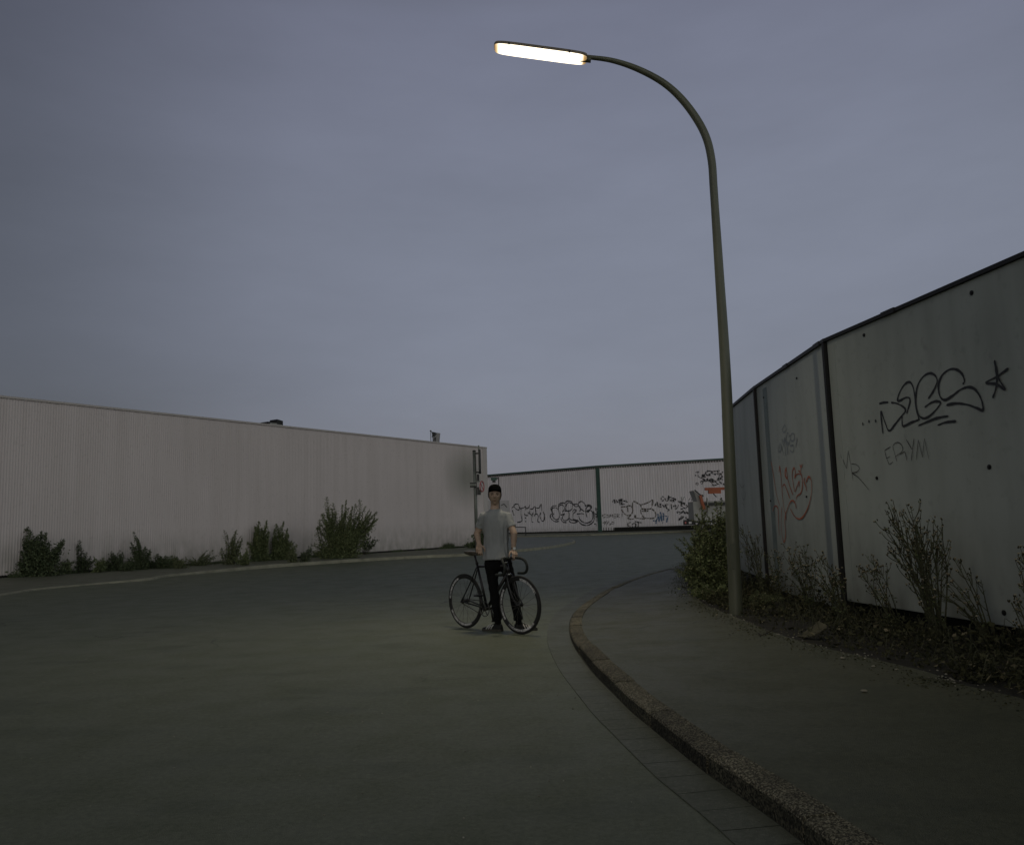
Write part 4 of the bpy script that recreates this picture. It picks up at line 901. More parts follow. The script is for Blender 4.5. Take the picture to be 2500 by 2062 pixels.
# cranks
cr = thing_part('crankset', bk_)
def ringtube(c, R, r, lv, n=48): return [c+fw*(math.cos(2*PI*k/n)*R)+UPB*(math.sin(2*PI*k/n)*R) for k in range(n+1)]
cc = BBp-lf*.045
mb = MB(); mb.tube([p for p in ringtube(cc, .092, 0, lf)], .0055, 6, cap=False)
for k in range(5):
    a = 2*PI*k/5+.3; mb.tube([cc, cc+fw*(math.cos(a)*.09)+UPB*(math.sin(a)*.09)], .006, 6)
mb.tube([cc-lf*.004, cc+lf*.004], .032, 20); mb.build('chainring', mat('alloy chainring', (.10, .10, .09), .35, .2, 9, metal=.6), cr, True)
PU = B(.378, 0, .435); PD = B(.422, 0, .105)
mb = MB(); mb.tube([BBp-lf*.062, PU-lf*.070], [.014, .011], 10, up=lf); mb.ell(BBp-lf*.060, (.019, .019, .019)); mb.build('crank', mblk, cr, True)
mb = MB(); mb.tube([BBp+lf*.062, PD+lf*.070], [.014, .011], 10, up=lf); mb.ell(BBp+lf*.060, (.019, .019, .019)); mb.build('crank', mblk, cr, True)
rotZ = Matrix.Rotation(math.atan2(fw.y, fw.x), 3, 'Z')
for P, sg in ((PU, -1), (PD, 1)):
    c_ = P+lf*sg*.118
    mb = MB()
    for dx in (-.034, .034): mb.box(c_+fw*dx, (.005, .042, .010), rotZ)
    for dy in (-.040, .040): mb.box(c_+lf*dy, (.036, .004, .008), rotZ)
    mb.tube([P+lf*sg*.07, P+lf*sg*.158], .009, 8); pd = mb.build('pedal', mblk, bk_, False)
    mb = MB(); mb.tube(smooth([c_+lf*.038+fw*.02, c_+lf*.034+fw*.025+UPB*.05, c_+fw*.03+UPB*.066, c_-lf*.034+fw*.025+UPB*.05, c_-lf*.038+fw*.02], 5), .0042, 6); mb.build('toe_strap', mblk, pd, True)
mb = MB(); rc = B(0, 0, .345)-lf*.045; mb.tube([rc-lf*.003, rc+lf*.003], .032, 18)
a1, a2 = cc+UPB*.092, rc+UPB*.032; b1, b2 = cc-UPB*.092, rc-UPB*.032
mb.tube([a1, a2], .0045, 6); mb.tube([b1, b2], .0045, 6); mb.build('chain', mat('chain steel', (.05, .05, .045), .4, .2, 9, metal=.6), bk_, True)
# ================================================================== THE MAN
def P(x, y, d): return aty(1040+x*.25346, 1140+y*.25346, d)
DM = 10.33
mbase = P(760, 1550, DM); mbase.z = 0
man = thing('person', 'young man in grey t-shirt and black cap, holding a bicycle by saddle and bars', 'person', tuple(mbase))
skin = bpy.data.materials.new('skin'); skin.use_nodes = True; sb_ = skin.node_tree.nodes['Principled BSDF']; N = skin.node_tree
n_ = N.nodes.new('ShaderNodeTexNoise'); n_.inputs['Scale'].default_value = 14; n_.inputs['Detail'].default_value = 4; tcx = N.nodes.new('ShaderNodeTexCoord'); N.links.new(tcx.outputs['Object'], n_.inputs['Vector'])
r_ = N.nodes.new('ShaderNodeValToRGB'); N.links.new(n_.outputs[0], r_.inputs[0]); r_.color_ramp.elements[0].position = .35; r_.color_ramp.elements[0].color = (.34, .245, .18, 1); r_.color_ramp.elements[1].position = .68; r_.color_ramp.elements[1].color = (.46, .335, .255, 1)
N.links.new(r_.outputs[0], sb_.inputs['Base Color']); sb_.inputs['Roughness'].default_value = .55; sb_.inputs['Subsurface Weight'].default_value = .08; sb_.inputs['Subsurface Radius'].default_value = (.01, .004, .002)
def remesh(mb, name, mt, parent, vox, sm=4, fn=None, fac=.5):
    me = bpy.data.meshes.new(name+'_src'); me.from_pydata(mb.v, [], mb.f); me.update()
    o = bpy.data.objects.new(name+'_src', me); C.objects.link(o)
    r = o.modifiers.new('r', 'REMESH'); r.mode = 'VOXEL'; r.voxel_size = vox
    s = o.modifiers.new('s', 'SMOOTH'); s.iterations = sm; s.factor = fac
    dg = bpy.context.evaluated_depsgraph_get(); ev = o.evaluated_get(dg); m2 = bpy.data.meshes.new_from_object(ev)
    bpy.data.objects.remove(o); bpy.data.meshes.remove(me)
    m2.name = name; m2.materials.clear(); m2.materials.append(mt)
    if fn:
        for v in m2.vertices: v.co = fn(v.co.copy(), v.normal.copy())
    m2.polygons.foreach_set('use_smooth', [True]*len(m2.polygons)); m2.update()
    q = bpy.data.objects.new(name, m2); C.objects.link(q); q.parent = parent; q.matrix_parent_inverse = parent.matrix_world.inverted(); return q
HC = P(663, 272, DM-.04)
HX = V((1, 0, -.02)).normalized(); HZ = V((.02, 0, 1)).normalized(); HY = HZ.cross(HX)
HM = Matrix((HX, HY, HZ)).transposed()*1.045
def g2(a, s): return math.exp(-(a/s)**2)
def headfn(q):
    x, y, z = q
    t = max(0, min(1, -z/.115)); t = t*t*(3-2*t)
    x *= 1-.27*t
    if y > 0: y *= (1-.35*t); 
    else: y *= 1-.10*t
    if z > 0: x *= 1+.02
    if y < -.02:
        ax_ = abs(x)
        y -= .021*g2(x, .0105)*g2(z+.024, .013)+.011*g2(x, .008)*g2(z+.004, .020)
        y += .013*g2(ax_-.031, .014)*g2(z-.006, .010)
        y -= .006*g2(ax_-.028, .020)*g2(z-.024, .007)
        y -= .006*g2(x, .020)*g2(z+.056, .005)+.006*g2(x, .018)*g2(z+.066, .005)
        y += .005*g2(x, .022)*g2(z+.061, .0025)+.004*g2(x, .02)*g2(z+.077, .006)
        y -= .009*g2(x, .018)*g2(z+.097, .012)
        y -= .005*g2(ax_-.045, .014)*g2(z+.018, .016)
    return V((x, y, z))
bm_ = MB()
bm_.ell(HC, (.0715, .094, .116), HM, 96, 72, headfn)
for sg in (-1, 1):
    bm_.ell(HC+HX*sg*.0735+HY*.010-HZ*.004, (.008, .015, .030), HM @ Matrix.Rotation(sg*.25, 3, 'Z'), 16, 12)
nb = P(662, 405, DM+.01)
bm_.cap2(HC-HZ*.045+HY*.040, nb+V((0, .012, 0)), .050, .055); bm_.cap2(nb, nb-V((0, 0, .06)), .058, .075)
SL, SR = P(553, 472, DM), P(786, 472, DM)
EL, WLp = P(492, 640, DM+.05), P(512, 742, DM-.02)
barH = B(.828, .085, .900)
WRp = P(842, 796, barH.y+.05); ERp = P(848, 640, DM-.10)
for a, b, c, r0, r1, r2, r3 in ((SL, EL, WLp, .050, .041, .039, .0265), (SR, ERp, WRp, .050, .041, .039, .0265)):
    bm_.cap2(a, b, r0, r1); m_ = lerp(b, c, .25); bm_.cap2(b, m_, r1-.001, r2+.001); bm_.cap2(m_, c, r2+.001, r3)
    bm_.cap2(nb-V((0, 0, .075)), a-V((0, 0, .012)), .052, .040)
def hand(mb, wr, d, up_, side, curl, thumb, k=1.0):
    "wr wrist, d wrist->knuckles, up_ back of hand, side towards the thumb"
    d = d.normalized(); side = (side-d*side.dot(d)).normalized(); up_ = (up_-d*up_.dot(d)-side*up_.dot(side)).normalized()
    L_ = ((.046, .027, .021), (.050, .031, .022), (.046, .029, .021), (.036, .021, .019))
    for i in range(4):
        o = side*(.0315-.021*i)*k; kn = wr+d*(.084-.004*abs(i-1)-.004*(i == 3))*k+o
        mb.cap2(wr+o*.55, kn, .0145*k, .0125*k)
        dirn = d.copy(); p = kn; ang = 0
        for j in range(3):
            ang += curl[i][j]; dd_ = (d*math.cos(ang)-up_*math.sin(ang)+side*(.05-.04*i)).normalized()
            q = p+dd_*L_[i][j]*k; mb.cap2(p, q, (.0096-.0008*j)*k, (.0090-.0009*j)*k, 10); p = q
    mb.cap2(wr, wr+d*.06*k, .024*k, .020*k)
    t0 = wr+side*.022*k+d*.018*k-up_*.006*k; p = t0
    for v, l, r in thumb:
        dd_ = (d*v[0]+side*v[1]+up_*v[2]).normalized(); q = p+dd_*l*k; mb.cap2(p, q, r*k, (r-.001)*k, 10); p = q
# left hand wraps the bar top
hd_ = (barH+UPB*.030-fw*.010-WRp).normalized()
hand(bm_, WRp, (hd_+fw*.25).normalized(), fw*.6+UPB*.7, -lf, [(.55, 1.0, .7)]*1+[(.6, 1.05, .75), (.65, 1.1, .75), (.75, 1.1, .8)], [((.6, .8, -.3), .038, .0145), ((.8, .35, -.6), .032, .0115), ((.7, -.1, -.8), .024, .010)], .97)
# right hand closes over the rear of the saddle nose
sN = B(.285, 0, .985)
hd2 = (sN-WLp); hd2 = V((hd2.x*.6+.01, min(hd2.y, -.02)-.03, hd2.z*.8)).normalized()
hand(bm_, WLp, hd2, V((0, -.75, .65)), V((1, .0, .1)), [(.45, .8, .5), (.55, .9, .6), (.6, 1.0, .65), (.7, 1.05, .7)], [((.5, .85, -.2), .038, .0145), ((.8, .45, -.3), .032, .0115), ((.8, -.1, -.6), .024, .010)], .97)
# trunk and legs (inside the clothes)
pel = P(680, 915, DM); bm_.ell(P(668, 560, DM), (.135, .085, .20)); bm_.ell(P(670, 760, DM), (.125, .085, .22)); bm_.ell(pel, (.112, .078, .10))
HL_, HR_ = P(625, 930, DM), P(765, 925, DM); KL_, KR_ = P(657, 1195, DM-.02), P(842, 1200, DM-.04); AL_, AR_ = P(694, 1478, DM+.06), P(893, 1478, DM+.02)
for a, b, c in ((HL_, KL_, AL_), (HR_, KR_, AR_)):
    bm_.cap2(a, b, .066, .043); bm_.cap2(b, lerp(b, c, .3), .043, .044); bm_.cap2(lerp(b, c, .3), c, .044, .033)
body = remesh(bm_, 'body', skin, man, .0036, 3)
# eyes, brows, lips
def fp_(x, z, off=0.0):
    th = z/.116; 
    q = V((x, -.094*math.sqrt(max(.01, 1-(x/.0715)**2-(z/.116)**2)), z)); q = headfn(q); return HC+HM @ (q+V((0, -off, 0)))
meye = mat('eye', (.02, .015, .012), .3, .1, 5); mhair = mat('dark hair', (.012, .009, .007), .7, .4, 60, .6, 300); mlip = mat('lips', (.20, .105, .085), .5, .1, 20)
for sg in (-1, 1):
    mb = MB(); mb.ell(fp_(sg*.031, .004, -.004), (.0135, .0095, .0066), HM, 16, 10); mb.build('eye', meye, man, True)
    mb = MB(); mb.tube(smooth([fp_(sg*.014, .017, .001), fp_(sg*.030, .023, .001), fp_(sg*.048, .018, .001)], 4), [.002, .003, .0036, .0038, .0038, .0036, .003, .0024, .0016], 6); mb.build('eyebrow', mhair, man, True)
mb = MB(); mb.tube(smooth([fp_(-.022, -.062, -.001), fp_(-.008, -.058, .0), fp_(0, -.0595, .0), fp_(.008, -.058, .0), fp_(.022, -.062, -.001)], 3), [.001, .002, .0026, .003, .003, .003, .003, .003, .003, .003, .0026, .002, .001], 6); mb.tube(smooth([fp_(-.018, -.064, -.001), fp_(0, -.0675, .0), fp_(.018, -.064, -.001)], 4), [.001, .0025, .0035, .004, .004, .004, .0035, .0025, .001], 6); mb.build('lips', mlip, man, True)
# hair: short sides and back
mb = MB(); nu, nv = 48, 30; vid = {}
for a in range(nv+1):
    for b in range(nu):
        th = PI*a/nv; ph = 2*PI*b/nu; q = V((math.sin(th)*math.cos(ph)*.0715, math.sin(th)*math.sin(ph)*.094, math.cos(th)*.116)); q = headfn(q)
        q *= 1.045; q.x += .001*noise.noise(q*90); vid[a, b] = len(mb.v); mb.v.append(tuple(HC+HM @ q))
for a in range(nv):
    for b in range(nu):
        th = PI*(a+.5)/nv; ph = 2*PI*(b+.5)/nu; x, y, z = math.sin(th)*math.cos(ph), math.sin(th)*math.sin(ph), math.cos(th)
        if z > -.50+(.30 if y < .3 else 0) and (y > -.30 or z > .62) and not (y < -.05 and z < -.16): mb.f.append((vid[a, b], vid[a, (b+1) % nu], vid[a+1, (b+1) % nu], vid[a+1, b]))
hr = mb.build('hair', mhair, man, True); so_ = hr.modifiers.new('s', 'SOLIDIFY'); so_.thickness = .006; so_.offset = -1
# cap
mcap = mat('black cap cloth', (.0035, .0035, .0035), .95, .3, 12, spec=.08)
mb = MB(); nu, nv = 40, 10
for a in range(nv+1):
    th = (PI/2)*a/nv
    for b in range(nu):
        ph = 2*PI*b/nu; rr0 = math.sin(th)**.75; mb.v.append(tuple(HC+HM @ V((math.cos(ph)*rr0*.080, .004+math.sin(ph)*rr0*.102, .044+(math.cos(th)**.8)*.087-.014*math.sin(ph)*rr0))))
for b in range(nu):
    ph = 2*PI*b/nu; mb.v.append(tuple(HC+HM @ V((math.cos(ph)*.079, .004+math.sin(ph)*.101, .028+.020*math.sin(ph)*-1))))
for a in range(nv+1):
    for b in range(nu): p, q = a*nu+b, a*nu+(b+1) % nu; mb.f.append((p, p+nu, q+nu, q))
cp = mb.build('cap', mcap, man, True); so_ = cp.modifiers.new('s', 'SOLIDIFY'); so_.thickness = .004
mb = MB(); NB_ = 16
for s_ in (0, 1):
    for a in range(6):
        for b in range(NB_+1):
            u = (b/NB_*2-1); ph = -PI/2+u*1.28; R = 1+a/5*.62*(1-abs(u)**2.4); 
            q = V((math.cos(ph)*.080*(1+(R-1)*.25), math.sin(ph)*.101*R+.004, .070-.014*abs(u)**2-.010*(R-1)+.004*s_)); mb.v.append(tuple(HC+HM @ q))
n1_ = NB_+1; off = 6*n1_
for s_ in (0, 1):
    for a in range(5):
        for b in range(NB_): q = s_*off+a*n1_+b; mb.f.append((q, q+1, q+n1_+1, q+n1_) if s_ else (q, q+n1_, q+n1_+1, q+1))
for b in range(NB_): q = 5*n1_+b; mb.f.append((q, q+off, q+off+1, q+1))
mb.build('cap_brim', mcap, cp, True)
# t-shirt
ms = mat('grey cotton t-shirt', (.27, .285, .29), .9, .10, 5, .25, 120)
mb = MB(); K_ = .001312*DM/10.35; ns = 36
secs = [(405, 664, 50, .062), (420, 664, 66, .070), (432, 664, 104, .082), (446, 665, 124, .092), (470, 666, 128, .105), (520, 668, 128, .114), (580, 671, 124, .116), (660, 673, 119, .108), (740, 672, 117, .104), (820, 674, 122, .122), (870, 676, 129, .138), (890, 677, 130, .140)]
ns = 96; fine_ = []
for s0, s1 in zip(secs, secs[1:]):
    nst = max(1, int((s1[0]-s0[0])/7))
    for k in range(nst): fine_.append(tuple(s0[i]+(s1[i]-s0[i])*k/nst for i in range(4)))
secs = fine_+[secs[-1]]
for y, cx_, hw, dp in secs:
    c_ = P(cx_, y, DM+.005); lo_ = max(0, min(1, (y-430)/330)); zz_ = c_.z
    for k in range(ns):
        a = 2*PI*k/ns; ca_, sa_ = math.cos(a), math.sin(a)
        f_ = noise.noise(V((ca_*2.6+zz_*1.2, sa_*2.6, zz_*1.3)))*.020*(.15+lo_)+noise.noise(V((ca_*6+zz_*2.5, sa_*6, zz_*2.4+5)))*.010*(.2+lo_)
        f_ += .0055*math.sin(a*7+zz_*(16 if ca_ > 0 else -16)+2*noise.noise(V((ca_, sa_, zz_*3))))*lo_*(.5+.5*noise.noise(V((ca_*2, 3, zz_*2))))
        f_ += noise.noise(V((ca_*3+9, sa_*3, zz_*14)))*.006
        mb.v.append((c_.x+math.copysign(abs(ca_)**.82, ca_)*hw*K_+ca_*f_, c_.y+math.copysign(abs(sa_)**.9, sa_)*dp+sa_*f_, c_.z+(.006*math.sin(a*3+1) if y > 880 else 0)))
for i in range(len(secs)-1):
    for k in range(ns): q = i*ns; mb.f.append((q+k, q+ns+k, q+ns+(k+1) % ns, q+(k+1) % ns))
mb.f.append(tuple(range(ns))); q = (len(secs)-1)*ns; mb.f.append(tuple(range(q+ns-1, q-1, -1)))
SLe, SRe = lerp(SL, EL, .66), lerp(SR, ERp, .64)
def cone(a, b, r0, r1):
    mb.ell(a, (r0, r0, r0*.95)); mb.tube([a, lerp(a, b, .5), b], [r0, (r0+r1)/2-.001, r1], 20)
cone(SL, SLe, .056, .055); cone(SR, SRe, .056, .055)
def fold(co, n):
    return co+V((noise.noise(co*22), noise.noise(co*22+V((5, 0, 0))), 0))*(.006 if abs(co.x-HC.x) > .17 else 0)
    h = (co.z-.88); u = co.x-.02
    a = noise.noise(V((co.x*13+co.z*3.0, co.y*9, co.z*1.6)))*.018
    b = noise.noise(V((co.x*26-co.z*9, co.y*12, co.z*4.0+7)))*.007
    c_ = noise.noise(V((co.x*7+co.z*9, co.y*5, co.z*7)))*.009
    k = .45+.75*max(0, min(1, 1-(co.z-.9)/.6)); ar = 1.0 if abs(co.x-HC.x) < .16 else .6
    hem = .006 if co.z < .905 else 0
    return co+n*((a+b)*k*ar+c_*.8+hem*.3)
sh = remesh(mb, 't_shirt', ms, man, .0062, 3, fold)
mb = MB(); cc_ = P(664, 409, DM+.004); mb.tube([cc_+V((math.cos(t)*.064, math.sin(t)*.068, .012*math.sin(t))) for t in [2*PI*k/28 for k in range(29)]], .0065, 8, cap=False); mb.build('collar', ms, sh, True)
# trousers
mt_ = mat('black trousers', (.0045, .0045, .0052), .9, .35, 8, .3, 90, spec=.2)
mb = MB(); mb.ell(P(680, 914, DM), (.146, .106, .074)); mb.ell(P(682, 945, DM), (.150, .105, .085))
for a, b, c, e_ in ((HL_, KL_, AL_, .052), (HR_, KR_, AR_, .054)):
    c2 = lerp(b, c, .965); mb.cap2(a, b, .084, .060); mb.tube([b+(b-c2)*.0, lerp(b, c2, .3), lerp(b, c2, .75), c2], [.060, .060, e_-.001, e_+.002], 20); mb.tube([lerp(b, c, .87), c2], [e_+.005, e_+.006], 20)
def tfold(co, n):
    a = noise.noise(V((co.x*9, co.y*9, co.z*14)))*.007+noise.noise(V((co.x*22+co.z*15, co.y*14, co.z*26)))*.004
    return co+n*a
remesh(mb, 'trousers', mt_, man, .0066, 2, tfold)
for a in (AL_, AR_):
    mb = MB(); mb.tube([a+V((0, 0, .07)), a+V((0, 0, .0)), a-V((0, 0, .035))], [.038, .037, .042], 14); mb.build('sock', mt_, man, True)
# shoes
mshoe = mat('black suede shoe', (.010, .010, .009), .8, .3, 20); msole = mat('dull rubber sole', (.050, .046, .036), .8, .2, 20); mst = mat('white shoe stripes', (.62, .62, .60), .7, .1, 20)
def crop(x, y): return (1040+x*.25346, 1140+y*.25346)
def shoe(ank, toe_px, side):
    heel = V((ank.x, ank.y, 0)); toe = atz(*crop(*toe_px), 0); d = (toe-heel).normalized(); heel = heel-d*.055; s_ = V((-d.y, d.x, 0))
    Ln = .285
    sec = [(0, .026, .075), (.03, .036, .085), (.10, .040, .088), (.16, .038, .088), (.20, .036, .095), (.30, .036, .098), (.42, .039, .088), (.55, .045, .068), (.70, .050, .052), (.85, .046, .043), (.95, .034, .036), (1.0, .014, .026)]
    mb = MB(); n = 16
    for t, w_, h in sec:
        for k in range(n):
            a = PI*k/(n-1); x_ = math.cos(a); z_ = math.sin(a)**.75; mb.v.append(tuple(heel+d*(t*Ln)+s_*(x_*w_*(1-.25*z_ if h > .08 else 1))+V((0, 0, .016+z_*(h-.016)))))
    for i in range(len(sec)-1):
        for k in range(n-1): q = i*n; mb.f.append((q+k, q+k+1, q+n+k+1, q+n+k))
        q = i*n; mb.f.append((q+n-1, q, q+n, q+2*n-1))
    mb.f.append(tuple(range(n-1, -1, -1))); q = (len(sec)-1)*n; mb.f.append(tuple(range(q, q+n)))
    so2 = mb.build('shoe', mshoe, man, True)
    mb = MB(); out = [heel+d*(t*Ln)+s_*(w_+.004) for t, w_, h in sec]+[heel+d*(t*Ln)-s_*(w_+.004) for t, w_, h in reversed(sec)]
    out[0] -= d*.004; out[-1] -= d*.004
    mb.prism([(p.x, p.y) for p in out], .0015, .024); mb.build('sole', msole, so2)
    for k in range(3):
        t = .40+.115*k
        for sg in (-1, 1):
            w_ = .042+.003*k; h = .080-.010*k
            mb = MB(); a = heel+d*((t+.07)*Ln)+s_*sg*(w_+.004)+V((0, 0, .026)); m2_ = heel+d*((t+.02)*Ln)+s_*sg*(w_*.93)+V((0, 0, .026+(h-.026)*.55)); b = heel+d*(t*Ln-.006)+s_*sg*(w_*.62)+V((0, 0, h*.93)); mb.tube(smooth([a+s_*sg*.003, m2_+s_*sg*.006, b+V((0, 0, .004))], 3), .0065, 5); mb.build('stripe', mst, so2, True)
    mb = MB()
    for k in range(4):
        c_ = heel+d*(.115+.026*k)+V((0, 0, .100-.012*k)); mb.tube([c_-s_*.018, c_+V((0, 0, .002)), c_+s_*.018], .0028, 5)
    mb.build('laces', mst, so2, True)
shoe(AL_, (606, 1572), 1); shoe(AR_, (1010, 1570), 1)
# watch
ad_ = (ERp-WRp).normalized(); wc = WRp+ad_*.018; sd2 = ad_.cross(V((0, 1, 0))).normalized(); sd3 = ad_.cross(sd2)
mb = MB(); mb.tube([wc+(sd2*math.cos(t)+sd3*math.sin(t))*.030 for t in [2*PI*k/24 for k in range(25)]], .005, 6, cap=False, up=ad_); wt = mb.build('watch', mat('dark watch strap', (.03, .03, .03), .6, .2, 9), man, True)
fc = wc+V((.010, -.030, 0)); fn3 = (fc-wc).normalized(); mb = MB(); mb.tube([fc-fn3*.003, fc+fn3*.006], .018, 18); mb.build('watch_face', mat('silver watch face', (.80, .80, .78), .35, .1, 9, metal=.3), wt)
# ================================================================== PLANTS
def leaf(mb, p, size, rg, elong=1.8, dirn=None, droop=0.0):
    d = V((rg.gauss(0, 1), rg.gauss(0, 1), rg.gauss(0, .8)-droop)) if dirn is None else dirn+V((rg.gauss(0, .35), rg.gauss(0, .35), rg.gauss(0, .35)-droop))
    if d.length < 1e-4: d = V((0, 0, 1))
    d.normalize(); s = d.cross(V((rg.gauss(0, 1), rg.gauss(0, 1), rg.gauss(0, 1)))); s.normalize()
    l = size*rg.uniform(.6, 1.3); w = l/elong*.5; b = d.cross(s)*l*.12
    i = len(mb.v); mb.v += [tuple(p), tuple(p+d*l*.5+s*w+b), tuple(p+d*l), tuple(p+d*l*.5-s*w+b)]; mb.f.append((i, i+1, i+2, i+3))
def stemcurve(a, b, rg, wob=.05, bend=.25, n=5):
    m = lerp(a, b, .5); L_ = (b-a).length; m.z += L_*bend*.3; m.x = lerp(a, b, .5-bend*.3).x
    pts = [a, m+V((rg.gauss(0, wob), rg.gauss(0, wob), 0))*L_, b]; return smooth(pts, n)
def shrub(name, label, cat, base_px, z0, tips, leafn, size, spread, lm, seed, group=None, width=0, fill=0, flower=0, bd=.12, elong=1.7, stem_r=.012, spike=False, dz=0, fwd=0, low=0):
    rg = random.Random(seed); b0 = atz(base_px[0], base_px[1], z0)
    if fwd: b0 = b0-V((b0.x, b0.y, 0)).normalized()*fwd
    o = thing(name, label, cat, tuple(b0), group); S_, Lf, Fl = MB(), MB(), MB()
    T_ = []
    for tx, ty in tips: T_.append(aty(tx, ty, b0.y+rg.uniform(-bd, bd)))
    ext = []
    if width:
        for (tx, ty) in list(tips):
            for _ in range(2):
                k = rg.uniform(.55, .92); q = lerp(b0, aty(tx+rg.gauss(0, 5), ty, b0.y), k)+V((rg.gauss(0, .10)*width, rg.gauss(0, bd), 0)); q.x += (q.x-b0.x)*rg.uniform(0, .25); ext.append(q)
    for _ in range(fill):
        t = rg.choice(T_); k = rg.uniform(.35, .9); q = lerp(b0, t, k)+V((rg.gauss(0, .5)*width, rg.gauss(0, bd*1.2), 0)); q.z = max(q.z, z0+.05); ext.append(q)
    for ii, t in enumerate(T_+ext):
        a = b0+V((rg.uniform(-1, 1)*width*.6, rg.uniform(-bd, bd)*.8, 0)); a.x = lerp(a, t, .35 if width else .1).x; a.z = z0-.01
        cv = stemcurve(a, t, rg, .04, .3, 6); L_ = (t-a).length
        S_.tube(cv, [stem_r*(1-.75*k/(len(cv)-1)) for k in range(len(cv))], 5)
        n = int(leafn*L_*(.8 if ii < len(T_) else 1.0))
        for k in range(n):
            u = rg.random()**(.8); 
            if u < low: continue
            j = min(int(u*(len(cv)-1)), len(cv)-2); p = lerp(cv[j], cv[j+1], u*(len(cv)-1)-j)
            r = spread*((1-u)**.8*.9+.12)*(.7+.5*math.sin(u*9+ii))
            p = p+V((rg.gauss(0, r), rg.gauss(0, r), rg.gauss(0, r*.6)))
            if p.z < z0: p.z = z0+rg.random()*.05
            leaf(Lf, p, size*(1.15-.45*u), rg, elong)
            if flower and rg.random() < flower: Fl.ell(p+V((0, -.02, .01)), (size*.17, size*.17, size*.12), None, 6, 4)
    S_.build('stem', M['wood'], o); build_multi('foliage', [(Lf, lm), (Fl, M['flower'])], o)
    return o
G1 = 'shrubs and weeds at the foot of the long corrugated wall'
ld, lg, lp2 = M['leafdark'], M['leaf'], M['leaf2']
SH = [
 ('broad low dark shrub second from the left edge of the picture', (12, 1404), [(3, 1318), (-12, 1335), (25, 1345), (40, 1348), (-25, 1350), (18, 1350)], 260, .15, .16, ld, .45, 10),
 ('dark shrub cut by the left edge of the picture', (-30, 1406), [(-20, 1330), (-10, 1322), (3, 1324), (-32, 1338), (-45, 1345), (8, 1345)], 260, .15, .16, ld, .45, 12),
 ('largest dark shrub with several upright leafy spikes near the left edge', (90, 1404), [(66, 1288), (72, 1295), (101, 1297), (104, 1305), (90, 1315), (120, 1322), (153, 1317), (145, 1325), (60, 1325), (135, 1345), (48, 1345)], 200, .14, .17, ld, .75, 26),
 ('slender weed with a single tall spike and a short side shoot', (200, 1396), [(194, 1318), (213, 1348), (221, 1358), (205, 1350), (178, 1340)], 170, .10, .09, ld, .15, 4),
 ('low twin-tufted weed right of the slender spike', (283, 1391), [(273, 1345), (293, 1343), (300, 1347), (265, 1360), (245, 1375)], 190, .10, .09, ld, .25, 6),
 ('bushy weed with one long shoot leaning left', (346, 1388), [(326, 1298), (329, 1312), (337, 1322), (355, 1335), (366, 1340), (325, 1348)], 210, .10, .10, ld, .30, 7),
 ('low round dark bush left of the grassy patch', (405, 1385), [(383, 1352), (405, 1355), (420, 1356), (430, 1362), (392, 1356)], 300, .10, .13, ld, .35, 12),
 ('low pale green grassy weed patch against the wall', (482, 1379), [(508, 1342), (520, 1342), (500, 1350), (470, 1360), (530, 1355), (460, 1366)], 180, .08, .09, lp2, .35, 10),
 ('open airy shrub with thin upright twigs', (560, 1376), [(547, 1294), (574, 1298), (577, 1293), (588, 1308), (592, 1312), (568, 1310), (555, 1330), (585, 1340), (540, 1340)], 120, .10, .10, lp2, .25, 8),
 ('tall leafy shrub with two upright columns, left one of the pair', (632, 1368), [(632, 1273), (630, 1282), (651, 1270), (650, 1285), (622, 1300), (640, 1300), (612, 1335), (608, 1350)], 330, .11, .12, lg, .32, 14),
 ('tall leafy shrub with rounded top, right one of the pair', (682, 1365), [(674, 1279), (671, 1290), (693, 1272), (690, 1298), (704, 1303), (712, 1320), (726, 1330), (700, 1315), (680, 1300), (665, 1320)], 330, .11, .12, lg, .34, 16)]
for k, (lb_, bp, tp, ln, sz, spd, lm_, wdt, fl_) in enumerate(SH):
    shrub('wild_shrub', lb_, 'shrub', bp, .12, tp, ln*1.15, sz*.60, spd*1.0, lm_, 40+k, G1, wdt, fl_, 0, .16, 1.7, .012, fwd=.55)
LOW = [(25, 'tiny wisp of weed between the two dark shrubs at the far left', 1376), (165, 'small wispy weed between the big dark shrub and the slender spike', 1362), (238, 'small wispy weed just right of the slender spike', 1366), (312, 'small wispy weed left of the one with the leaning shoot', 1362), (440, 'small wispy weed just left of the pale grassy patch', 1358), (598, 'small wispy weed just left of the paired tall shrubs', 1345), (745, 'small wispy weed at the left foot of the biggest bush', 1342), (715, 'small wispy weed right of the paired tall shrubs', 1340)]
for k, (x_, lb_, ty_) in enumerate(LOW):
    by = 1405-.0385*x_-.0000118*x_*x_
    rgl = random.Random(300+k); tp = [(x_+rgl.uniform(-16, 16), ty_+rgl.uniform(-10, 14)) for _ in range(6)]
    shrub('wild_shrub', lb_, 'weed', (x_, by), .12, tp, 110, .075, .07, (M['leafdark'], M['leaf2'], M['leaf'])[k % 3], 200+k, G1, .3, 4, 0, .14, 2.0, .007, fwd=.5)
shrub('wild_shrub', 'biggest bush by the corrugated wall, with long arching shoots reaching right', 'bush', (822, 1361), .12, [(797, 1213), (813, 1228), (808, 1240), (845, 1220), (836, 1232), (860, 1236), (878, 1219), (868, 1230), (893, 1235), (917, 1252), (905, 1256), (922, 1249), (910, 1262), (900, 1268), (902, 1244), (888, 1275), (785, 1256), (780, 1268), (800, 1250), (870, 1262), (885, 1288), (878, 1295), (872, 1320), (865, 1342), (768, 1326), (762, 1330), (775, 1345), (860, 1300), (850, 1280), (820, 1250)], 260, .062, .19, lg, 70, G1, .65, 44, 0, .3, 1.7, .016, fwd=.55)
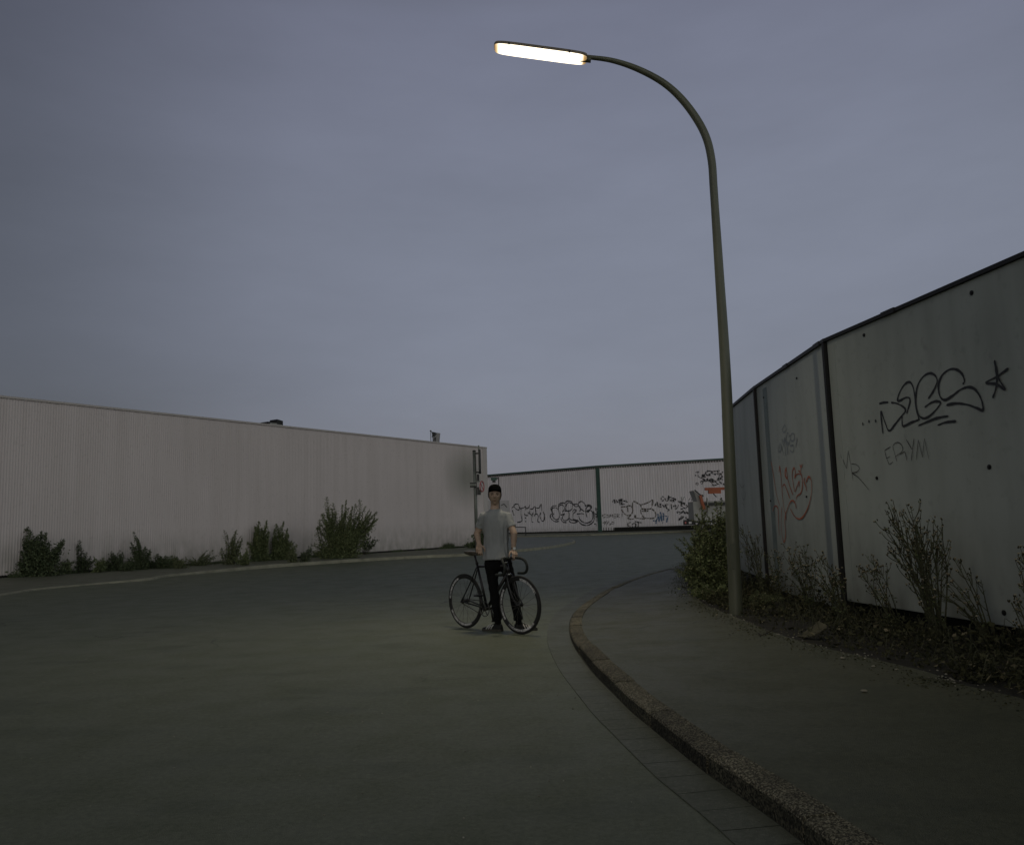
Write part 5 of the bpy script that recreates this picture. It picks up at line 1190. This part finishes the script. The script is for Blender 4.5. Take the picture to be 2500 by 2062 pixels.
shrub('wild_shrub', 'thin drooping side plant with dark leaves right of the biggest bush', 'shrub', (885, 1353), .12, [(924, 1317), (915, 1312), (905, 1308), (893, 1310), (899, 1275), (890, 1285)], 60, .11, .06, ld, 71, G1, .1, 2, 0, .1, 1.7, .008, low=.35)
shrub('wild_shrub', 'dark ivy-like plant at the warehouse corner behind the man', 'shrub', (1176, 1336), .12, [(1172, 1296), (1178, 1290), (1182, 1300), (1186, 1310), (1168, 1315), (1150, 1327), (1135, 1330)], 220, .16, .2, ld, 72, G1, .6, 14, 0, .3, 1.7, .015)
# grass fringe along the wall foot (uncountable)
rg = random.Random(3); mb = MB()
A_, B_ = atz(-40, 1408, .12), atz(1150, 1334, .12); wl_ = (B_-A_).length; wdir = (B_-A_).normalized(); nrm_ = V((wdir.y, -wdir.x, 0))
foot0 = WL.copy(); 
for k in range(42000):
    u = rg.random()**1.35; x = lerp(A_, B_, u); s_ = (V((x.x, x.y, 0))-WL).dot(wd); p = WL+wd*s_+wn_*(.04+abs(rg.gauss(0, .16))); dens = noise.noise(V((s_*.55, 0, 0)))+.25-.9*max(0, u-.55)
    if rg.random() > dens*1.6: continue
    h = rg.uniform(.05, .34)*(1.1 if dens > .4 else .5); p.z = .115; t = V((rg.gauss(0, .35), rg.gauss(0, .35), 1)).normalized(); s2 = V((rg.gauss(0, 1), rg.gauss(0, 1), 0)).normalized()*.012
    i = len(mb.v); mb.v += [tuple(p-s2), tuple(p+s2), tuple(p+t*h)]; mb.f.append((i, i+1, i+2))
gr = mb.build('grass', M['leafdark']); gr['kind'] = 'stuff'; gr['label'] = 'thin grass fringe at the foot of the long corrugated wall'; gr['category'] = 'grass'
# ---- leafy shrub behind the lamp post
big_t = [(1748, 1222), (1730, 1232), (1762, 1215), (1775, 1228), (1712, 1238), (1700, 1255), (1715, 1262), (1690, 1268), (1703, 1290), (1722, 1270), (1740, 1250), (1758, 1260), (1657, 1314), (1668, 1312), (1678, 1326), (1684, 1338), (1700, 1330), (1712, 1350), (1665, 1378), (1680, 1374), (1690, 1396), (1706, 1385), (1720, 1400), (1735, 1340), (1750, 1320), (1765, 1300), (1778, 1330), (1775, 1380), (1740, 1390), (1727, 1308), (1782, 1270)]
shrub('leafy_shrub', 'large leafy shrub with small pale flowers behind the lamp post', 'shrub', (1745, 1452), .10, big_t, 185, .048, .100, M['leaf'], 90, None, .32, 50, .03, .22, 1.5, .012, fwd=0)
# ---- thistle-like weeds
G2 = 'tall dry weeds along the grey panel fence'
def weed(label, base_px, tips, seed, r=.0055, heads=1.0, tw=.5, lfs=1.0, bd=.10, split=None):
    rg = random.Random(seed); b0 = atz(base_px[0], base_px[1], .09); o = thing('dry_weed', label, 'weed', tuple(b0), G2)
    S_, Lf, Hd, Bd = MB(), MB(), MB(), MB()
    r *= 1.25
    T_ = [aty(x, y, b0.y+rg.uniform(-bd*1.4, bd*.4)) for x, y in tips]
    for t in T_:
        a = b0+V((rg.gauss(0, .045), rg.gauss(0, .03), -.01)); cv = stemcurve(a, t, rg, .025, .18, 8); L_ = (t-a).length; n = len(cv)
        S_.tube(cv, [r*(1-.72*k/(n-1)) for k in range(n)], 5)
        tipsl = [cv[-1]]
        for _ in range(max(3, int(L_*17*tw))):
            u = rg.uniform(.35, .95); j = min(int(u*(n-1)), n-2); p = cv[j]; d = (cv[j+1]-cv[j]).normalized(); sd_ = V((rg.gauss(0, 1), rg.gauss(0, .8), rg.gauss(0, .3))); sd_ = (sd_-d*sd_.dot(d)).normalized()
            l = L_*rg.uniform(.10, .28)*(1.15-u*.5); q = p+d*l*.75+sd_*l*.42+V((0, 0, l*.15)); c2 = smooth([p, lerp(p, q, .5)+sd_*l*.08, q], 3); S_.tube(c2, [r*.42, r*.42, r*.40, r*.36, r*.32, r*.3, r*.26], 4); tipsl.append(q)
            for _ in range(int(3*lfs)): leaf(Lf, lerp(p, q, rg.random()), .026, rg, 3.0, d)
        for k in range(int(L_*34*lfs)):
            u = rg.random()**.8; j = min(int(u*(n-1)), n-2); p = lerp(cv[j], cv[j+1], rg.random()); leaf(Lf, p, rg.uniform(.02, .05)*(1.3-.7*u), rg, 3.2, V((rg.gauss(0, 1), rg.gauss(0, 1), .3)).normalized())
        for q in tipsl:
            for _ in range(rg.choice((1, 1, 2, 3))):
                if rg.random() < heads:
                    h = q+V((rg.gauss(0, .012), rg.gauss(0, .012), rg.gauss(0, .008)))
                    if rg.random() < .62: Hd.ell(h+V((0, 0, .006)), (.0105, .0105, .006), None, 7, 5); Bd.ell(h-V((0, 0, .003)), (.0055, .0055, .008), None, 6, 4)
                    else: Bd.ell(h, (.0065, .0065, .011), Matrix.Rotation(rg.uniform(-.6, .6), 3, 'Y'), 6, 4)
    S_.build('stem', M['stem'], o); build_multi('foliage', [(Lf, M['leaf2'] if heads < .9 else M['leaf']), (Hd, M['seed']), (Bd, M['bud'])], o)
    return o
weed('upright weed in front of the narrow panel just right of the lamp post', (1862, 1453), [(1806, 1282), (1812, 1300), (1830, 1298), (1846, 1304), (1843, 1322), (1822, 1335), (1855, 1380), (1815, 1345)], 1, .006, .4, .7, 1.4)
weed('pale feathery weed below the seam of the orange-tagged panel', (1905, 1466), [(1873, 1352), (1885, 1345), (1900, 1350), (1905, 1365), (1880, 1385), (1868, 1400)], 2, .0045, .9, .7, 1.2)
weed('branching weed under the orange tag with pale seed heads', (1985, 1494), [(1925, 1338), (1910, 1350), (1938, 1342), (1962, 1334), (1975, 1358), (1950, 1365), (1930, 1375), (1990, 1368), (1915, 1400)], 3, .005, 1, .8, 1.1)
weed('dense weed leaning left at the seam beside the large panel', (2062, 1526), [(2003, 1355), (2012, 1362), (2030, 1378), (1990, 1372), (2024, 1400), (2042, 1420), (1975, 1400), (1996, 1420), (2010, 1430), (2050, 1400)], 4, .006, 1, .8, 1.1)
weed('fan of thin weeds in front of the large panel, left of the tallest weed', (2190, 1540), [(2094, 1392), (2103, 1398), (2125, 1356), (2137, 1372), (2142, 1378), (2166, 1380), (2118, 1385), (2112, 1430), (2136, 1440)], 5, .005, 1, .6, .8)
weed('tallest thistle-like weed, standing before the large panel', (2290, 1560), [(2212, 1230), (2224, 1238), (2177, 1240), (2160, 1244), (2168, 1268), (2165, 1288), (2200, 1250), (2245, 1266), (2233, 1270), (2180, 1320), (2166, 1340), (2190, 1336), (2289, 1285), (2297, 1287), (2302, 1332), (2283, 1300), (2272, 1308), (2240, 1336), (2265, 1345), (2210, 1400), (2285, 1410), (2228, 1292)], 6, .008, 1, .55, .9, .16)
weed('long-stemmed weed arching left below the right end of the large panel', (2425, 1588), [(2330, 1365), (2345, 1370), (2316, 1402), (2322, 1418), (2300, 1424), (2270, 1430), (2285, 1436), (2395, 1415), (2255, 1425)], 7, .0065, 1, .35, .7, .12)
weed('weed cut by the right edge of the picture', (2530, 1612), [(2497, 1350), (2505, 1335), (2490, 1372), (2480, 1455), (2512, 1340), (2470, 1470)], 8, .0065, 1, .6, .9)
# ---- undergrowth, curled dry stems and litter on the verge (uncountable)
rg = random.Random(11); U, Cs = MB(), MB()
def dens_(t, s): return noise.noise(V((t*26, s*2.4, 0)))+.42
cnt = 0
while cnt < 72000:
    t = rg.uniform(.18, .86); s_ = rg.uniform(.06, 1.02); dn = dens_(t, s_)+(.25 if s_ > .35 else .02)
    if rg.random() > dn: cnt += 1; continue
    p = verge(t, s_); hmax = .05+.27*max(0, dn)*(.35+s_*.65)*(1.2 if t > .5 else 1); p.z += rg.random()**1.6*hmax
    leaf(U, p, rg.uniform(.022, .065), rg, rg.choice((1.4, 2.2, 5, 9))); cnt += 1
for k in range(420):
    t = rg.uniform(.2, .84); s_ = rg.uniform(.15, 1.0); p = verge(t, s_); a = rg.uniform(0, 2*PI); l = rg.uniform(.06, .26); h = rg.uniform(.05, .24)
    q = p+V((math.cos(a)*l, math.sin(a)*l, rg.uniform(-.01, .10))); m_ = lerp(p, q, .5)+V((rg.gauss(0, .03), rg.gauss(0, .03), h)); cv = smooth([p, lerp(p, m_, .6)+V((0, 0, h*.3)), m_, q], 3); Cs.tube(cv, [.0028]*len(cv), 4)
o = U.build('undergrowth', M['leafdry']); tag(o, 'low tangle of leaves and dead growth covering the verge', 'undergrowth', None, 'stuff')
o = Cs.build('dry_stalks', M['stem']); tag(o, 'curled dead stalks tangled through the verge', 'dead stalks', None, 'stuff')
D_ = MB()
for k in range(8000):
    t = rg.uniform(.2, .84); s_ = -abs(rg.gauss(0, .11)); e0 = verge(t, 0); dv = (verge(t, .1)-e0).normalized(); p = e0+dv*s_*1.6; p.z = .1035
    if noise.noise(V((t*30, 2, 0))) < s_*3-.1: continue
    leaf(D_, p, rg.uniform(.008, .028), rg, rg.choice((1.5, 3, 6)), V((rg.gauss(0, 1), rg.gauss(0, 1), .05)).normalized())
o = D_.build('leaf_litter', M['leafdry']); tag(o, 'crumbled leaves and dirt spilling onto the pavement edge', 'leaf litter', None, 'stuff')
D_ = MB()
for k in range(520):
    x_ = rg.uniform(-6, 2.5); y_ = 3+rg.random()**1.4*14; p = V((x_, y_, .004))
    fx = min((q-V((x_, y_, 0))).length for q in KP[::4])
    if x_ > 0 and fx < 1.2 and rg.random() < .5: pass
    kp = min(KP, key=lambda q: abs(q.y-y_)) if y_ < 12 else None
    if kp is not None and x_ > kp.x-.3: continue
    r = rg.uniform(.002, .007); D_.ell(p+V((0, 0, r*.3)), (r, r*.8, r*.5), Matrix.Rotation(rg.uniform(0, 3), 3, 'Z'), 6, 4)
o = D_.build('road_grit', M['chips']); tag(o, 'loose grit scattered thinly over the road', 'grit', None, 'stuff')
# green tuft at the pole foot
shrub('grass_tuft', 'soft yellow-green tuft right of the lamp post foot', 'weed', (1850, 1478), .09, [(1812, 1462), (1800, 1458), (1835, 1450), (1850, 1440), (1870, 1445), (1885, 1452), (1900, 1455), (1822, 1470)], 620, .030, .05, M['leaf2'], 95, None, .16, 16, .02, .10, 2.4, .004)
shrub('grass_tuft', 'low green tuft left of the lamp post at the pavement edge', 'weed', (1735, 1462), .09, [(1700, 1432), (1715, 1425), (1735, 1428), (1752, 1440), (1765, 1445), (1722, 1440), (1690, 1440)], 620, .030, .05, M['leaf'], 96, None, .2, 16, .03, .12, 2.2, .004)
# pale chips along the pavement edge
mb = MB()
for k in range(620):
    t = rg.uniform(.22, .80); s_ = abs(rg.gauss(0, .045))-.012; p = verge(t, max(s_, 0)); 
    if s_ < 0: p = p-(verge(t, .1)-verge(t, 0)).normalized()*abs(s_)*8; p.z = .103
    if noise.noise(V((t*60, 1, 1))) < -.05: continue
    r = rg.uniform(.003, .011); mb.ell(p+V((0, 0, r*.4)), (r, r*rg.uniform(.5, 1.2), r*.5), Matrix.Rotation(rg.uniform(0, 3), 3, 'Z'), 6, 4)
tag(mb.build('stone_chips', M['chips']), 'pale stone chips scattered along the pavement edge', 'gravel', None, 'stuff')
# single stones lying on the pavement
def rock(px, py, r, label):
    p = atz(px, py, .104); mb = MB(); rg2 = random.Random(int(px)); mb.ell(p+V((0, 0, r*.45)), (r*1.5, r, r*.6), None, 12, 8, lambda q: q*(1+.18*noise.noise(q*60+V((px, 0, 0))))); tag(mb.build('stone', mat('pebble', (.24, .23, .18), .85, .2, 30), sm=True), label, 'stone', 'stones lying loose on the near pavement')
rock(2057, 1607, .016, 'flat pale pebble on the pavement, uppermost of the loose ones'); rock(2132, 1627, .012, 'small pebble on the pavement near the undergrowth edge'); rock(2110, 1688, .016, 'pebble lying alone in the middle of the pavement'); rock(2189, 1635, .011, 'tiny pebble just before the line of pale chips'); rock(1766, 1507, .010, 'small pebble just in front of the lamp post')
# torn board lying at the verge edge
p0 = atz(1960, 1559, .104); u_ = V((1, -.12, 0)).normalized(); w_ = V((.30, 1, 0)).normalized()
mb = MB(); NXm, NYm = 10, 8; rgm = random.Random(2)
def mp_(a, b, dz=0): return p0+u_*(a*.23-.03*b+.02*math.sin(b*5))+w_*(b*.20+.02*math.sin(a*7))+V((0, 0, .006+.095*a**1.3+.05*b*a+.012*noise.noise(V((a*4, b*4, 0)))-dz))
for dz in (0, .009):
    for a_ in range(NXm+1):
        for b_ in range(NYm+1): mb.v.append(tuple(mp_(a_/NXm, b_/NYm, dz)))
nm = (NXm+1)*(NYm+1)
for a_ in range(NXm):
    for b_ in range(NYm):
        q = a_*(NYm+1)+b_; mb.f.append((q, q+NYm+1, q+NYm+2, q+1)); mb.f.append((nm+q, nm+q+1, nm+q+NYm+2, nm+q+NYm+1))
for a_ in range(NXm): q = a_*(NYm+1); mb.f.append((q, nm+q, nm+q+NYm+1, q+NYm+1))
for b_ in range(NYm): q = NXm*(NYm+1)+b_; mb.f.append((q, nm+q, nm+q+1, q+1))
tag(mb.build('torn_mat', mat('dirty torn mat', (.070, .066, .040), .9, .4, 12, .5, 40)), 'dirty torn mat propped at the edge of the undergrowth', 'mat')
tw = [atz(1852, 1545, .112), atz(1862, 1549, .112), atz(1880, 1540, .118), atz(1895, 1533, .13)]
mb = MB(); mb.tube(smooth(tw, 4), .006, 6); mb.tube([atz(1872, 1543, .115), atz(1868, 1531, .13)], .004, 5); tag(mb.build('twig', M['wood']), 'fallen twig on the pavement right of the lamp post', 'twig')
tw = [atz(1665, 1433, .106), atz(1690, 1430, .106), atz(1715, 1427, .112)]
mb = MB(); mb.tube(smooth(tw, 4), .007, 6); mb.ell(atz(1716, 1425, .125), (.05, .02, .018)); tag(mb.build('twig', M['wood']), 'dark fallen branch stub left of the lamp post below the shrub', 'twig')
